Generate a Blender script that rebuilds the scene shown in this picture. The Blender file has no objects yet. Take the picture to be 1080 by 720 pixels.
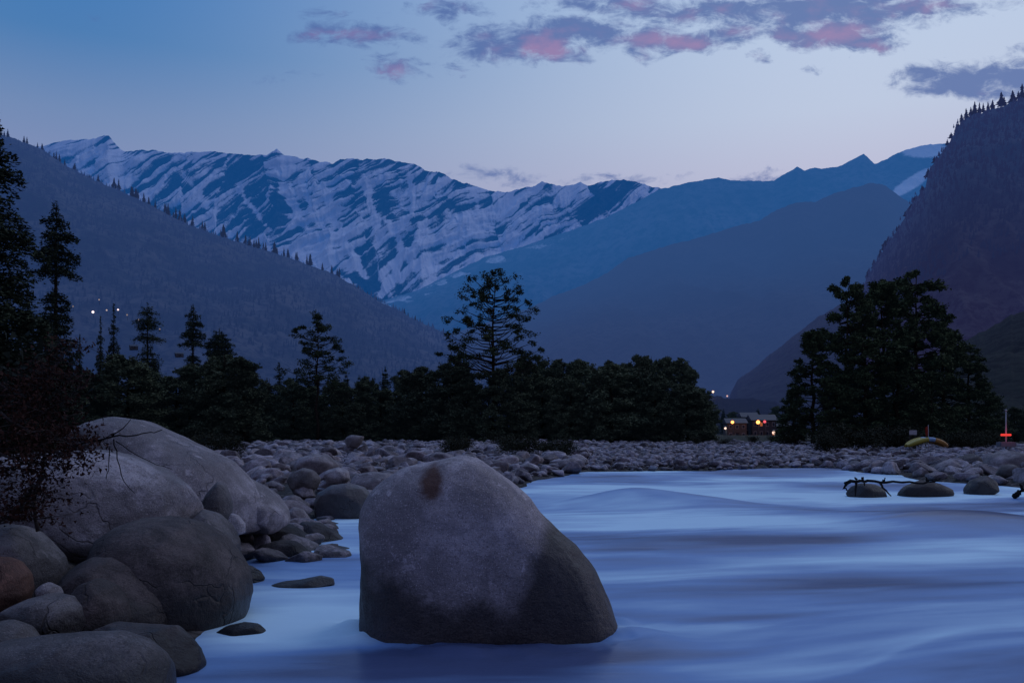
import bpy, bmesh, math, random
import numpy as np
from mathutils import Vector, Matrix

rng = np.random.default_rng(11)
random.seed(11)
scene = bpy.context.scene
COL = scene.collection
F = 935.3          # focal length in reference pixels (1080 wide)
CX, HY, CH = 540.0, 455.0, 1.5   # principal column, horizon row, eye height above the water


def P(x, y, D):
    return np.array([(x - CX) / F * D, D, CH + (HY - y) / F * D])


def gz(D, y):
    return CH + (HY - y) / F * D


# ------------------------------------------------------------------ noise
def _hash(ix, iy, iz):
    h = (ix * 374761393 + iy * 668265263 + iz * 2147483647 + 1013904223) & 0xFFFFFFFF
    h = ((h ^ (h >> 13)) * 1274126177) & 0xFFFFFFFF
    h = ((h ^ (h >> 16)) * 2246822519) & 0xFFFFFFFF
    return ((h ^ (h >> 15)) & 0xFFFFFF) / float(0xFFFFFF)


def vnoise(x, y, z=0.0):
    x, y, z = np.broadcast_arrays(np.asarray(x, float), np.asarray(y, float), np.asarray(z, float))
    fx, fy, fz = np.floor(x), np.floor(y), np.floor(z)
    ix, iy, iz = fx.astype(np.int64), fy.astype(np.int64), fz.astype(np.int64)
    tx, ty, tz = x - fx, y - fy, z - fz
    s = lambda t: t * t * t * (t * (t * 6 - 15) + 10)
    tx, ty, tz = s(tx), s(ty), s(tz)
    r = 0
    for dx in (0, 1):
        wx = tx if dx else 1 - tx
        for dy in (0, 1):
            wy = ty if dy else 1 - ty
            for dz in (0, 1):
                wz = tz if dz else 1 - tz
                r = r + wx * wy * wz * _hash((ix + dx) & 0xFFFFF, (iy + dy) & 0xFFFFF, (iz + dz) & 0xFFFFF)
    return r * 2 - 1


def fbm(x, y, z=0.0, octaves=4, pers=0.5, lac=2.03):
    a, s, t = 1.0, 0.0, 0.0
    x, y, z = np.asarray(x, float), np.asarray(y, float), np.asarray(z, float)
    for k in range(octaves):
        s = s + a * vnoise(x + 17.3 * k, y - 9.1 * k, z + 5.7 * k)
        t += a
        a *= pers
        x, y, z = x * lac, y * lac, z * lac
    return s / t


def sstep(a, b, x):
    t = np.clip((x - a) / (b - a), 0, 1)
    return t * t * (3 - 2 * t)


# ------------------------------------------------------------------ object helpers
def mk_mesh(name, V, Fa, mat, smooth=True, attrs=None):
    V = np.asarray(V, np.float32)
    me = bpy.data.meshes.new(name)
    me.vertices.add(len(V))
    me.vertices.foreach_set('co', V.ravel())
    if isinstance(Fa, np.ndarray):
        n, k = Fa.shape
        me.loops.add(n * k)
        me.loops.foreach_set('vertex_index', Fa.astype(np.int32).ravel())
        me.polygons.add(n)
        me.polygons.foreach_set('loop_start', np.arange(0, n * k, k, dtype=np.int32))
        me.polygons.foreach_set('loop_total', np.full(n, k, np.int32))
    me.update(calc_edges=True)
    me.polygons.foreach_set('use_smooth', np.full(len(me.polygons), smooth, bool))
    if attrs:
        for an, arr in attrs.items():
            at = me.attributes.new(an, 'FLOAT', 'POINT')
            at.data.foreach_set('value', np.asarray(arr, np.float32).ravel())
    if mat:
        me.materials.append(mat)
    return me


def link(name, data, parent=None, loc=None, label=None, cat=None, group=None, kind=None):
    o = bpy.data.objects.new(name, data)
    COL.objects.link(o)
    if parent is not None:
        o.parent = parent
    if loc is not None:
        o.location = [float(c) for c in loc]
    if label: o['label'] = label
    if cat: o['category'] = cat
    if group: o['group'] = group
    if kind: o['kind'] = kind
    return o


def copy_tree(o, parent=None):
    c = o.copy()
    COL.objects.link(c)
    c.parent = parent
    for ch in list(o.children):
        copy_tree(ch, c)
    return c


class MB:
    """collects verts / faces of mixed size for one mesh"""
    def __init__(self):
        self.bm = bmesh.new()

    def box(self, c, s, rot=None, bevel=0.0):
        r = bmesh.ops.create_cube(self.bm, size=1.0)
        vs = r['verts']
        M = Matrix.Translation(Vector(c)) @ (rot.to_4x4() if rot else Matrix.Identity(4)) @ Matrix.Diagonal((*s, 1))
        bmesh.ops.transform(self.bm, matrix=M, verts=vs)
        if bevel:
            es = list({e for v in vs for e in v.link_edges})
            bmesh.ops.bevel(self.bm, geom=es, offset=bevel, segments=2, affect='EDGES')
        return self

    def tube(self, pts, rad, seg=8, close=False):
        pts = [Vector(p) for p in pts]
        if not hasattr(rad, '__len__'):
            rad = [rad] * len(pts)
        rings = []
        n = len(pts)
        for i, p in enumerate(pts):
            if close:
                d = pts[(i + 1) % n] - pts[i - 1]
            else:
                d = pts[min(i + 1, n - 1)] - pts[max(i - 1, 0)]
            d = d.normalized() if d.length > 1e-9 else Vector((0, 0, 1))
            a = Vector((0, 0, 1)) if abs(d.z) < 0.9 else Vector((1, 0, 0))
            u = d.cross(a).normalized()
            w = d.cross(u)
            rings.append([self.bm.verts.new(p + (u * math.cos(t) + w * math.sin(t)) * rad[i])
                          for t in [2 * math.pi * k / seg for k in range(seg)]])
        m = n if close else n - 1
        for i in range(m):
            A, B = rings[i], rings[(i + 1) % n]
            for k in range(seg):
                self.bm.faces.new((A[k], A[(k + 1) % seg], B[(k + 1) % seg], B[k]))
        if not close:
            self.bm.faces.new(rings[0][::-1])
            self.bm.faces.new(rings[-1])
        return self

    def sphere(self, c, r, sc=(1, 1, 1)):
        q = bmesh.ops.create_icosphere(self.bm, subdivisions=3, radius=r)
        bmesh.ops.transform(self.bm, matrix=Matrix.Translation(Vector(c)) @ Matrix.Diagonal((*sc, 1)), verts=q['verts'])
        return self

    def face(self, pts):
        self.bm.faces.new([self.bm.verts.new(Vector(p)) for p in pts])
        return self

    def data(self, name, mat, smooth=False):
        me = bpy.data.meshes.new(name)
        bmesh.ops.recalc_face_normals(self.bm, faces=self.bm.faces)
        self.bm.to_mesh(me)
        self.bm.free()
        me.polygons.foreach_set('use_smooth', np.full(len(me.polygons), smooth, bool))
        me.materials.append(mat)
        return me


# ------------------------------------------------------------------ materials
def new_mat(name):
    m = bpy.data.materials.new(name)
    m.use_nodes = True
    nt = m.node_tree
    nt.nodes.clear()
    return m, nt


class N:
    def __init__(self, nt):
        self.nt = nt

    def __call__(self, t, **kw):
        n = self.nt.nodes.new(t)
        for k, v in kw.items():
            if k == 'inp':
                for a, b in v.items():
                    if isinstance(b, bpy.types.NodeSocket):
                        self.nt.links.new(b, n.inputs[a])
                    else:
                        n.inputs[a].default_value = b
            else:
                setattr(n, k, v)
        return n

    def math(self, op, a, b=None, c=None, clamp=False):
        n = self.nt.nodes.new('ShaderNodeMath')
        n.operation = op
        n.use_clamp = clamp
        for i, v in enumerate((a, b, c)):
            if v is None: continue
            if isinstance(v, bpy.types.NodeSocket): self.nt.links.new(v, n.inputs[i])
            else: n.inputs[i].default_value = v
        return n.outputs[0]

    def mix(self, f, a, b, blend='MIX'):
        n = self.nt.nodes.new('ShaderNodeMix')
        n.data_type = 'RGBA'
        n.blend_type = blend
        for i, v in ((0, f), (6, a), (7, b)):
            if isinstance(v, bpy.types.NodeSocket): self.nt.links.new(v, n.inputs[i])
            elif i == 0: n.inputs[0].default_value = v
            else: n.inputs[i].default_value = (*v, 1) if len(v) == 3 else v
        return n.outputs[2]

    def mapr(self, v, a, b, c=0.0, d=1.0, smooth=True):
        n = self.nt.nodes.new('ShaderNodeMapRange')
        n.interpolation_type = 'SMOOTHSTEP' if smooth else 'LINEAR'
        self.nt.links.new(v, n.inputs[0])
        for i, q in enumerate((a, b, c, d)):
            if isinstance(q, bpy.types.NodeSocket): self.nt.links.new(q, n.inputs[i + 1])
            else: n.inputs[i + 1].default_value = q
        return n.outputs[0]

    def noise(self, vec, scale, detail=4, rough=0.5, dist=0.0):
        n = self('ShaderNodeTexNoise', inp={'Scale': scale, 'Detail': detail, 'Roughness': rough, 'Distortion': dist})
        if vec is not None: self.nt.links.new(vec, n.inputs['Vector'])
        return n.outputs[0]

    def out(self, sh):
        o = self.nt.nodes.new('ShaderNodeOutputMaterial')
        self.nt.links.new(sh, o.inputs[0])


HAZE_L = (0.022, 0.070, 0.245)      # dusk air light over a long path, painted onto surfaces as emission
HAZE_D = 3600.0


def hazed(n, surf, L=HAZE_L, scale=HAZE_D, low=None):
    """aerial haze painted in as surface emission, by distance from the river bend"""
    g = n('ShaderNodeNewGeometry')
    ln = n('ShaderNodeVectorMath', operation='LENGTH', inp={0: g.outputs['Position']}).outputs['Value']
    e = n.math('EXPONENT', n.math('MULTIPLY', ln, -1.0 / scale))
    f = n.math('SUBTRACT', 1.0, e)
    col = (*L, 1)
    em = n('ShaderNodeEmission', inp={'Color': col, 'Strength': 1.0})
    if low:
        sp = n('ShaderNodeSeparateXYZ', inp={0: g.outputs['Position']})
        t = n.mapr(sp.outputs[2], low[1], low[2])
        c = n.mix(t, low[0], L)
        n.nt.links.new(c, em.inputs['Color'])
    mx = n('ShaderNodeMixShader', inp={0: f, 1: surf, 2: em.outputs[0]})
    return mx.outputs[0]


def simple(name, col, rough=0.7, spec=0.3, var=0.3, scale=6.0, metallic=0.0, bump=0.0, haze=False):
    m, nt = new_mat(name)
    n = N(nt)
    tc = n('ShaderNodeTexCoord')
    nz = n.noise(tc.outputs['Object'], scale, 5, 0.6)
    c = n.mix(nz, tuple(x * (1 - var) for x in col), tuple(x * (1 + var) for x in col))
    b = n('ShaderNodeBsdfPrincipled', inp={'Base Color': c, 'Roughness': rough, 'Specular IOR Level': spec, 'Metallic': metallic})
    if bump:
        bp = n('ShaderNodeBump', inp={'Height': nz, 'Strength': bump, 'Distance': 0.05})
        nt.links.new(bp.outputs[0], b.inputs['Normal'])
    n.out(hazed(n, b.outputs[0]) if haze else b.outputs[0])
    return m


def emis(name, col, s):
    m, nt = new_mat(name)
    n = N(nt)
    tc = n('ShaderNodeTexCoord')
    nz = n.noise(tc.outputs['Object'], 3.0)
    c = n.mix(nz, tuple(x * 0.9 for x in col), col)
    e = n('ShaderNodeEmission', inp={'Color': c, 'Strength': s})
    n.out(e.outputs[0])
    return m


def stone_mat(name, light, dark, wet=None, hero=False, pink=0.0, rnd=0.35, coords='Object', wetcol=0.22):
    """granite: cloudy tone, fine speckle, darker wet band near the water"""
    m, nt = new_mat(name)
    n = N(nt)
    tc = n('ShaderNodeTexCoord')
    vec = tc.outputs['Object'] if coords == 'Object' else n('ShaderNodeNewGeometry').outputs['Position']
    oi = n('ShaderNodeObjectInfo')
    off = n('ShaderNodeVectorMath', operation='MULTIPLY_ADD', inp={0: oi.outputs['Random'], 1: (37.0, 11.0, 23.0), 2: vec})
    v = off.outputs[0]
    big = n.noise(v, 1.3, 4, 0.55, 0.3)
    mid = n.noise(v, 9.0, 5, 0.6)
    fine = n.noise(v, 75.0, 3, 0.7)
    c = n.mix(n.mapr(big, 0.36, 0.64), tuple(x * 0.75 for x in dark), light)
    blot = n.noise(v, 3.6, 5, 0.62, 0.4)
    c = n.mix(n.mapr(blot, 0.46, 0.66, 0.0, 0.7), c, tuple(x * 0.62 for x in dark))
    c = n.mix(n.mapr(mid, 0.42, 0.7, 0.0, 0.45), c, tuple(x * 0.5 for x in dark))
    sp = n.mapr(fine, 0.5, 0.66, 0.0, 0.65)
    c = n.mix(sp, c, tuple(x * 0.35 for x in dark))
    sp2 = n.mapr(n.noise(v, 110.0, 2, 0.6), 0.58, 0.7, 0.0, 0.5)
    c = n.mix(sp2, c, tuple(min(1, x * 1.7) for x in light))
    # thin darker veins
    vs = n('ShaderNodeMapping', inp={'Vector': v, 'Scale': (0.8, 0.8, 3.0), 'Rotation': (0.5, 0.3, 0.2)})
    vein = n.math('ABSOLUTE', n.math('SUBTRACT', n.noise(vs.outputs[0], 2.2, 6, 0.6, 0.6), 0.5))
    c = n.mix(n.mapr(vein, 0.0, 0.018, 0.35, 0.0), c, tuple(x * 0.45 for x in dark))
    if not rnd and coords == 'Object':
        wv_ = n('ShaderNodeVectorMath', operation='MULTIPLY_ADD', inp={0: n('ShaderNodeTexNoise', inp={'Vector': v, 'Scale': 1.7, 'Detail': 4}).outputs['Color'], 1: (1.1, 1.1, 1.1), 2: v})
        cr1 = n('ShaderNodeTexVoronoi', feature='DISTANCE_TO_EDGE', inp={'Vector': wv_.outputs[0], 'Scale': 0.62 if hero else 0.85})
        crk = n.mapr(cr1.outputs['Distance'], 0.0, 0.014, 1.0, 0.0)
        crk = n.math('MULTIPLY', crk, n.mapr(n.noise(v, 2.3, 3), 0.42, 0.6))
        c = n.mix(n.math('MULTIPLY', crk, 0.0 if hero else 0.25), c, tuple(x * 0.2 for x in dark))
        # pale lichen and mineral bloom
        c = n.mix(n.mapr(n.noise(v, 5.5, 6, 0.7), 0.60, 0.70, 0.0, 0.5), c, tuple(min(1, x * 1.5) for x in light))
    else:
        crk = None
    # tone per stone
    if rnd:
        t = n.mapr(oi.outputs['Random'], 0, 1, 1 - rnd, 1 + rnd, smooth=False)
        hs = n('ShaderNodeHueSaturation', inp={'Color': c, 'Value': t, 'Saturation': 1.0})
        c = hs.outputs[0]
        wn = n('ShaderNodeTexWhiteNoise', noise_dimensions='1D')
        nt.links.new(oi.outputs['Random'], wn.inputs['W'])
        c = n.mix(n.math('MULTIPLY', wn.outputs[0], 0.25), c, (0.22, 0.15, 0.15))
    rough = 0.75
    g = n('ShaderNodeNewGeometry')
    ps = n('ShaderNodeSeparateXYZ', inp={0: g.outputs['Position']})
    if hero:
        os_ = n('ShaderNodeSeparateXYZ', inp={0: tc.outputs['Object']})
        # wet boundary: a tongue of dry stone reaches down the middle of the face
        dx = n.math('ABSOLUTE', n.math('SUBTRACT', os_.outputs[0], -0.02))
        line = n.math('MULTIPLY_ADD', n.math('MULTIPLY', dx, dx), 0.35, 0.25)
        right = n.mapr(os_.outputs[0], 0.22, 0.62, 0.0, 0.62)
        left = n.mapr(os_.outputs[0], -0.35, -0.65, 0.0, 0.08)
        line = n.math('ADD', n.math('ADD', line, right), left)
        wob = n.math('MULTIPLY', n.math('SUBTRACT', n.noise(v, 3.2, 6, 0.7), 0.5), 0.6)
        h = n.math('ADD', ps.outputs[2], wob)
        wetm = n.mapr(n.math('SUBTRACT', h, line), -0.14, 0.22, 1.0, 0.0)
        # rust stain near the summit
        sx = n.math('DIVIDE', n.math('SUBTRACT', os_.outputs[0], -0.335), 0.10)
        sz = n.math('DIVIDE', n.math('SUBTRACT', ps.outputs[2], 1.14), 0.16)
        rr = n.math('SQRT', n.math('ADD', n.math('MULTIPLY', sx, sx), n.math('MULTIPLY', sz, sz)))
        rr = n.math('ADD', rr, n.math('MULTIPLY', n.math('SUBTRACT', n.noise(v, 14.0, 4, 0.6), 0.5), 0.7))
        c = n.mix(n.mapr(rr, 0.45, 1.1, 0.88, 0.0), c, (0.085, 0.030, 0.014))
        warm = n.mapr(n.noise(v, 3.0, 4, 0.6), 0.45, 0.75, 0, 0.5)
        wetc = n.mix(warm, (0.035, 0.028, 0.026), (0.075, 0.048, 0.034))
        wetc = n.mix(n.mapr(fine, 0.42, 0.6), wetc, (0.018, 0.015, 0.015))
        c = n.mix(n.math('MULTIPLY', wetm, 0.9), c, wetc)
    elif wet is not None:
        wob = n.math('MULTIPLY', n.math('SUBTRACT', n.noise(v, 3.0, 4, 0.6), 0.5), 0.4)
        wetm = n.mapr(n.math('ADD', ps.outputs[2], wob), wet - 0.06, wet + 0.12, 1.0, 0.0)
        c = n.mix(n.math('MULTIPLY', wetm, 0.85), c, tuple(x * wetcol for x in dark))
    if hero or wet is not None:
        rough = n.mapr(wetm, 0, 1, 0.78, 0.42)
    b = n('ShaderNodeBsdfPrincipled', inp={'Base Color': c, 'Roughness': rough, 'Specular IOR Level': 0.3})
    hh = n.math('ADD', n.math('MULTIPLY', mid, 0.6), n.math('ADD', n.math('MULTIPLY', fine, 0.16), n.math('MULTIPLY', big, 1.0)))
    if crk is not None: hh = n.math('SUBTRACT', hh, n.math('MULTIPLY', crk, 0.0 if hero else 0.35))
    bp = n('ShaderNodeBump', inp={'Height': hh, 'Strength': 0.85, 'Distance': 0.06})
    nt.links.new(bp.outputs[0], b.inputs['Normal'])
    n.out(b.outputs[0])
    return m


STONE_PALE = stone_mat('pale granite', (0.43, 0.375, 0.39), (0.24, 0.205, 0.21), wet=None, rnd=0.0)
STONE_PALE_WET = stone_mat('pale granite wet foot', (0.42, 0.37, 0.39), (0.23, 0.20, 0.205), wet=0.52, rnd=0.0, wetcol=0.2)
STONE_DARK = stone_mat('dark brown granite', (0.125, 0.095, 0.090), (0.062, 0.048, 0.045), wet=0.25, rnd=0.0, wetcol=0.35)
STONE_MID = stone_mat('grey granite', (0.20, 0.175, 0.175), (0.11, 0.095, 0.095), wet=0.30, rnd=0.0)
STONE_RED = stone_mat('reddish stone', (0.20, 0.10, 0.075), (0.11, 0.055, 0.045), wet=None, rnd=0.0)
STONE_WET = stone_mat('wet dark stone', (0.060, 0.052, 0.055), (0.03, 0.027, 0.03), wet=0.05, rnd=0.0)
STONE_HERO = stone_mat('speckled granite', (0.53, 0.455, 0.47), (0.35, 0.30, 0.305), hero=True, rnd=0.0)
STONE_FIELD = stone_mat('river stone', (0.46, 0.40, 0.43), (0.20, 0.175, 0.185), wet=0.08, rnd=0.45)
STONE_STUFF = stone_mat('river cobbles', (0.50, 0.45, 0.50), (0.10, 0.088, 0.10), wet=0.04, rnd=0.0, coords='World')


def bark(name, col=(0.035, 0.026, 0.02)):
    return simple(name, col, 0.9, 0.1, 0.5, 12.0, bump=0.5)


BARK = bark('bark')


def leaf_mat(name, a, b, haze=False, L=HAZE_L, scale=HAZE_D):
    m, nt = new_mat(name)
    n = N(nt)
    tc = n('ShaderNodeTexCoord')
    oi = n('ShaderNodeObjectInfo')
    nz = n.noise(tc.outputs['Object'], 1.6, 4, 0.6)
    c = n.mix(n.mapr(nz, 0.35, 0.65), a, b)
    hs = n('ShaderNodeHueSaturation', inp={'Color': c, 'Value': n.mapr(oi.outputs['Random'], 0, 1, 0.75, 1.25, smooth=False)})
    bs = n('ShaderNodeBsdfPrincipled', inp={'Base Color': hs.outputs[0], 'Roughness': 0.8, 'Specular IOR Level': 0.1})
    n.out(hazed(n, bs.outputs[0], L, scale) if haze else bs.outputs[0])
    return m


NEEDLE = leaf_mat('conifer needles', (0.026, 0.034, 0.020), (0.048, 0.060, 0.032), haze=True, L=(.02,.05,.10), scale=6000.)
PINE = leaf_mat('pine needles', (0.034, 0.046, 0.018), (0.070, 0.086, 0.032), haze=True, L=(.02,.05,.10), scale=6000.)
BROAD = leaf_mat('broad leaves', (0.065, 0.076, 0.042), (0.11, 0.125, 0.065), haze=True, L=(.02,.05,.10), scale=6000.)
SHRUB = leaf_mat('shrub leaves', (0.022, 0.026, 0.016), (0.040, 0.040, 0.024))
DRYLEAF = leaf_mat('dry brown leaves', (0.024, 0.009, 0.008), (0.050, 0.020, 0.014))
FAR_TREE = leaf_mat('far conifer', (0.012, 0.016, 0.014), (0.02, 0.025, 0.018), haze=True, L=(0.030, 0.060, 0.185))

# ------------------------------------------------------------------ world: dusk sky with clouds
SUN_EL, SUN_ROT = math.radians(3.0), math.radians(55.0)
w = bpy.data.worlds.new('World')
scene.world = w
w.use_nodes = True
w.cycles.sampling_method = 'NONE'      # a smooth sky needs no importance map
nt = w.node_tree
nt.nodes.clear()
n = N(nt)
tc = n('ShaderNodeTexCoord')
sep = n('ShaderNodeSeparateXYZ', inp={0: tc.outputs['Generated']})
dx, dy, dz = sep.outputs
sky = n('ShaderNodeTexSky', sky_type='NISHITA', sun_disc=False)
sky.sun_elevation = SUN_EL
sky.sun_rotation = SUN_ROT
sky.altitude = 2000
SKY_K = 0.05
el = n.math('ARCSINE', dz)
az = n.math('ARCTAN2', dx, dy)             # 0 = down the valley, + right


def ramp(sock, stops):
    r = n('ShaderNodeValToRGB')
    cr = r.color_ramp
    cr.interpolation = 'LINEAR'
    while len(cr.elements) > 1: cr.elements.remove(cr.elements[-1])
    cr.elements[0].position = stops[0][0]
    cr.elements[0].color = (*stops[0][1], 1)
    for p, c in stops[1:]:
        e = cr.elements.new(p)
        e.color = (*c, 1)
    nt.links.new(sock, r.inputs[0])
    return r.outputs[0]


def lin(r, g, b):
    return tuple(((v / 255) / 12.92 if v / 255 < 0.04045 else ((v / 255 + 0.055) / 1.055) ** 2.4) for v in (r, g, b))


e01 = n.mapr(el, 0.0, math.pi / 2, 0, 1, smooth=False)      # 26 deg (top of frame) ~ .29
cl = ramp(e01, [(0.0, lin(150, 150, 182)), (0.15, lin(138, 148, 188)), (0.20, lin(116, 142, 186)), (0.245, lin(78, 128, 184)), (0.29, lin(66, 124, 188)), (0.45, lin(84, 124, 190)), (1.0, lin(108, 140, 200))])
cr_ = ramp(e01, [(0.0, lin(178, 168, 198)), (0.15, lin(192, 188, 214)), (0.21, lin(194, 206, 230)), (0.29, lin(190, 210, 238)), (0.45, lin(150, 178, 220)), (1.0, lin(108, 140, 200))])
side = n.mapr(az, -0.50, 0.42)
back = n.mapr(dy, -0.6, 0.4)
grad = n.mix(side, cl, cr_)
grad = n.mix(back, ramp(e01, [(0, lin(88, 88, 118)), (0.2, lin(104, 108, 142)), (0.5, lin(106, 120, 166)), (1.0, lin(108, 140, 200))]), grad)
sk = n.mix(1.0, sky.outputs[0], (SKY_K, SKY_K, SKY_K), 'MULTIPLY')
base = n.mix(0.06, grad, sk)

# clouds: soft warped ellipses placed by direction
iy = n.math('DIVIDE', 1.0, n.math('MAXIMUM', dy, 0.05))
gx = n.math('MULTIPLY', dx, iy)
gzv = n.math('MULTIPLY', dz, iy)
pv = n('ShaderNodeCombineXYZ', inp={0: gx, 1: gzv, 2: 0.0}).outputs[0]
wn = n('ShaderNodeTexNoise', inp={'Vector': pv, 'Scale': 16.0, 'Detail': 5, 'Roughness': 0.62})
wv = n('ShaderNodeVectorMath', operation='SUBTRACT', inp={0: wn.outputs['Color'], 1: (0.5, 0.5, 0.5)})
ws = n('ShaderNodeVectorMath', operation='MULTIPLY', inp={0: wv.outputs[0], 1: (0.10, 0.045, 0.0)})
pw = n('ShaderNodeVectorMath', operation='ADD', inp={0: pv, 1: ws.outputs[0]}).outputs[0]
CL = [(420, 73, 24, 11, .7, .9), (374, 36, 24, 11, .4, .8), (398, 42, 34, 10, .5, .75), (330, 38, 22, 9, .4, .75), (350, 16, 34, 7, .4, .5), (300, 82, 30, 6, .3, .3),
      (475, 10, 34, 9, .3, .8), (482, 52, 28, 9, .2, .5), (508, 38, 34, 14, .1, .7), (478, 76, 18, 6, .7, .6), (545, 50, 44, 15, .25, 1.),
      (592, 30, 40, 13, .1, 1.), (580, 53, 26, 16, 1., 1.), (622, 34, 30, 11, .3, 1.), (662, 6, 44, 12, .5, 1.), (605, 4, 34, 7, .3, .8),
      (690, 42, 44, 15, .7, 1.), (732, 44, 34, 11, .9, 1.), (772, 36, 26, 13, .6, .9), (755, 6, 40, 10, .4, 1.), (860, 10, 90, 20, .25, 1.2),
      (822, 38, 28, 11, .4, 1.), (880, 38, 55, 14, .7, 1.2), (912, 50, 28, 8, .8, .9), (965, 6, 90, 12, .5, .9), (1010, 86, 46, 18, 0., 1.15),
      (1072, 80, 46, 24, 0., 1.15), (796, 67, 12, 6, .7, .6), (1005, 100, 34, 8, 0., .7), (540, 190, 36, 9, .1, .6), (480, 182, 40, 7, .2, .35),
      (650, 188, 70, 5, .1, .55), (795, 187, 24, 7, 0., .75), (860, 71, 16, 4, .3, .3), (715, 15, 50, 10, .4, .7), (100, 25, 20, 5, .4, .15)]
dens, pink = None, None
for (x, y, rx, ry, pk, st) in CL:
    mpn = n('ShaderNodeVectorMath', operation='SUBTRACT', inp={0: pw, 1: ((x - CX) / F, (HY - y) / F, 0)})
    sc_ = n('ShaderNodeVectorMath', operation='MULTIPLY', inp={0: mpn.outputs[0], 1: (F / rx / 1.75, F / ry / 1.6, 0)})
    ln = n('ShaderNodeVectorMath', operation='LENGTH', inp={0: sc_.outputs[0]}).outputs['Value']
    f = n.math('MULTIPLY', n.math('SUBTRACT', 1.0, ln, clamp=True), st)
    dens = f if dens is None else n.math('ADD', n.math('MAXIMUM', dens, f), n.math('MULTIPLY', n.math('MINIMUM', dens, f), 0.4))
    if pk > 0:
        g_ = n.math('MULTIPLY', f, pk)
        pink = g_ if pink is None else n.math('MAXIMUM', pink, g_)
pvs = n('ShaderNodeVectorMath', operation='MULTIPLY', inp={0: pv, 1: (1.0, 2.1, 1.0)}).outputs[0]
tex = n.noise(pvs, 30.0, 7, 0.66, 0.5)
dd = n.math('ADD', dens, n.math('MULTIPLY', n.math('SUBTRACT', tex, 0.5), 2.3))
alpha = n.mapr(dd, 0.10, 0.95, 0.0, 0.86)
alpha = n.math('MULTIPLY', alpha, n.mapr(dens, 0.0, 0.12))
alpha = n.math('MULTIPLY', alpha, n.mapr(dy, 0.1, 0.3))
pkf = n.mapr(n.math('ADD', pink, n.math('MULTIPLY', n.math('SUBTRACT', n.noise(pvs, 24.0, 5), 0.5), 1.6)), 0.12, 1.0)
cc = n.mix(pkf, lin(80, 106, 164), lin(146, 118, 166))
skyc = n.mix(alpha, base, cc)
bg = n('ShaderNodeBackground', inp={'Color': skyc, 'Strength': 1.0})
wo = n('ShaderNodeOutputWorld')
nt.links.new(bg.outputs[0], wo.inputs[0])

sl = bpy.data.lights.new('sun', 'SUN')
sl.energy = 0.22
sl.angle = math.radians(25)
sl.color = (0.92, 0.88, 1.0)
so = link('sun', sl)
sd = Vector((0.45, 0.30, 0.85)).normalized()
so.rotation_euler = sd.to_track_quat('Z', 'Y').to_euler()

# ------------------------------------------------------------------ camera
cam = bpy.data.cameras.new('camera')
cam.sensor_width = 36
cam.lens = 36 * F / 1080
cam.shift_y = (HY - 360) / 1080
cam.clip_start = 0.1
cam.clip_end = 60000
co = link('camera', cam, loc=(0, 0, CH))
co.rotation_euler = (math.radians(90), 0, 0)
scene.camera = co
scene.view_settings.view_transform = 'Standard'
scene.view_settings.look = 'None'
scene.view_settings.exposure = 0
scene.cycles.max_bounces = 6
scene.cycles.diffuse_bounces = 3
scene.cycles.use_denoising = True
scene.cycles.transparent_max_bounces = 8

# ------------------------------------------------------------------ shoreline and ground
sh_px = [(150, 790), (182, 722), (215, 690), (240, 665), (256, 640), (262, 610), (262, 590), (325, 573), (322, 552), (350, 541), (395, 540), (440, 536),
         (545, 515), (580, 505), (620, 499), (680, 497), (760, 496), (840, 494), (880, 495), (905, 500), (950, 503), (1000, 508), (1050, 512), (1120, 516), (1500, 522)]
shore = [P(x, y, CH * F / (y - HY))[:2] for x, y in sh_px]
poly = np.array([(-1.3, -30.0), (-1.4, 1.0)] + [tuple(s) for s in shore] + [(400, 30), (400, -30)])


def sdist(X, Y):
    """signed distance to the shoreline: + on land, - in the river"""
    X = np.asarray(X, float); Y = np.asarray(Y, float)
    d = np.full(X.shape, 1e9)
    inside = np.zeros(X.shape, bool)
    m = len(poly)
    for i in range(m):
        ax, ay = poly[i]; bx, by = poly[(i + 1) % m]
        ex, ey = bx - ax, by - ay
        t = np.clip(((X - ax) * ex + (Y - ay) * ey) / (ex * ex + ey * ey), 0, 1)
        d = np.minimum(d, np.hypot(X - ax - t * ex, Y - ay - t * ey))
        cond = (ay > Y) != (by > Y)
        xi = ax + (Y - ay) / (by - ay + 1e-12) * (bx - ax)
        inside ^= cond & (X < xi)
    return np.where(inside, -d, d)


def ground_h(X, Y):
    d = sdist(X, Y)
    land = 0.24 * (1 - np.exp(-np.maximum(d, 0) / 1.6)) + 0.0022 * np.clip(d, 0, 120)
    mound = 0.35 * sstep(2.0, 4.5, -X) * sstep(16, 8, Y) * sstep(0.3, 2.0, d)
    n_ = 0.07 * fbm(X * 0.5, Y * 0.5, 3.1, 3) * sstep(0, 1.5, d)
    bed = -0.7 * (1 - np.exp(np.minimum(d, 0) / 1.2))
    return np.where(d > 0, land + mound + n_, bed)


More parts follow.
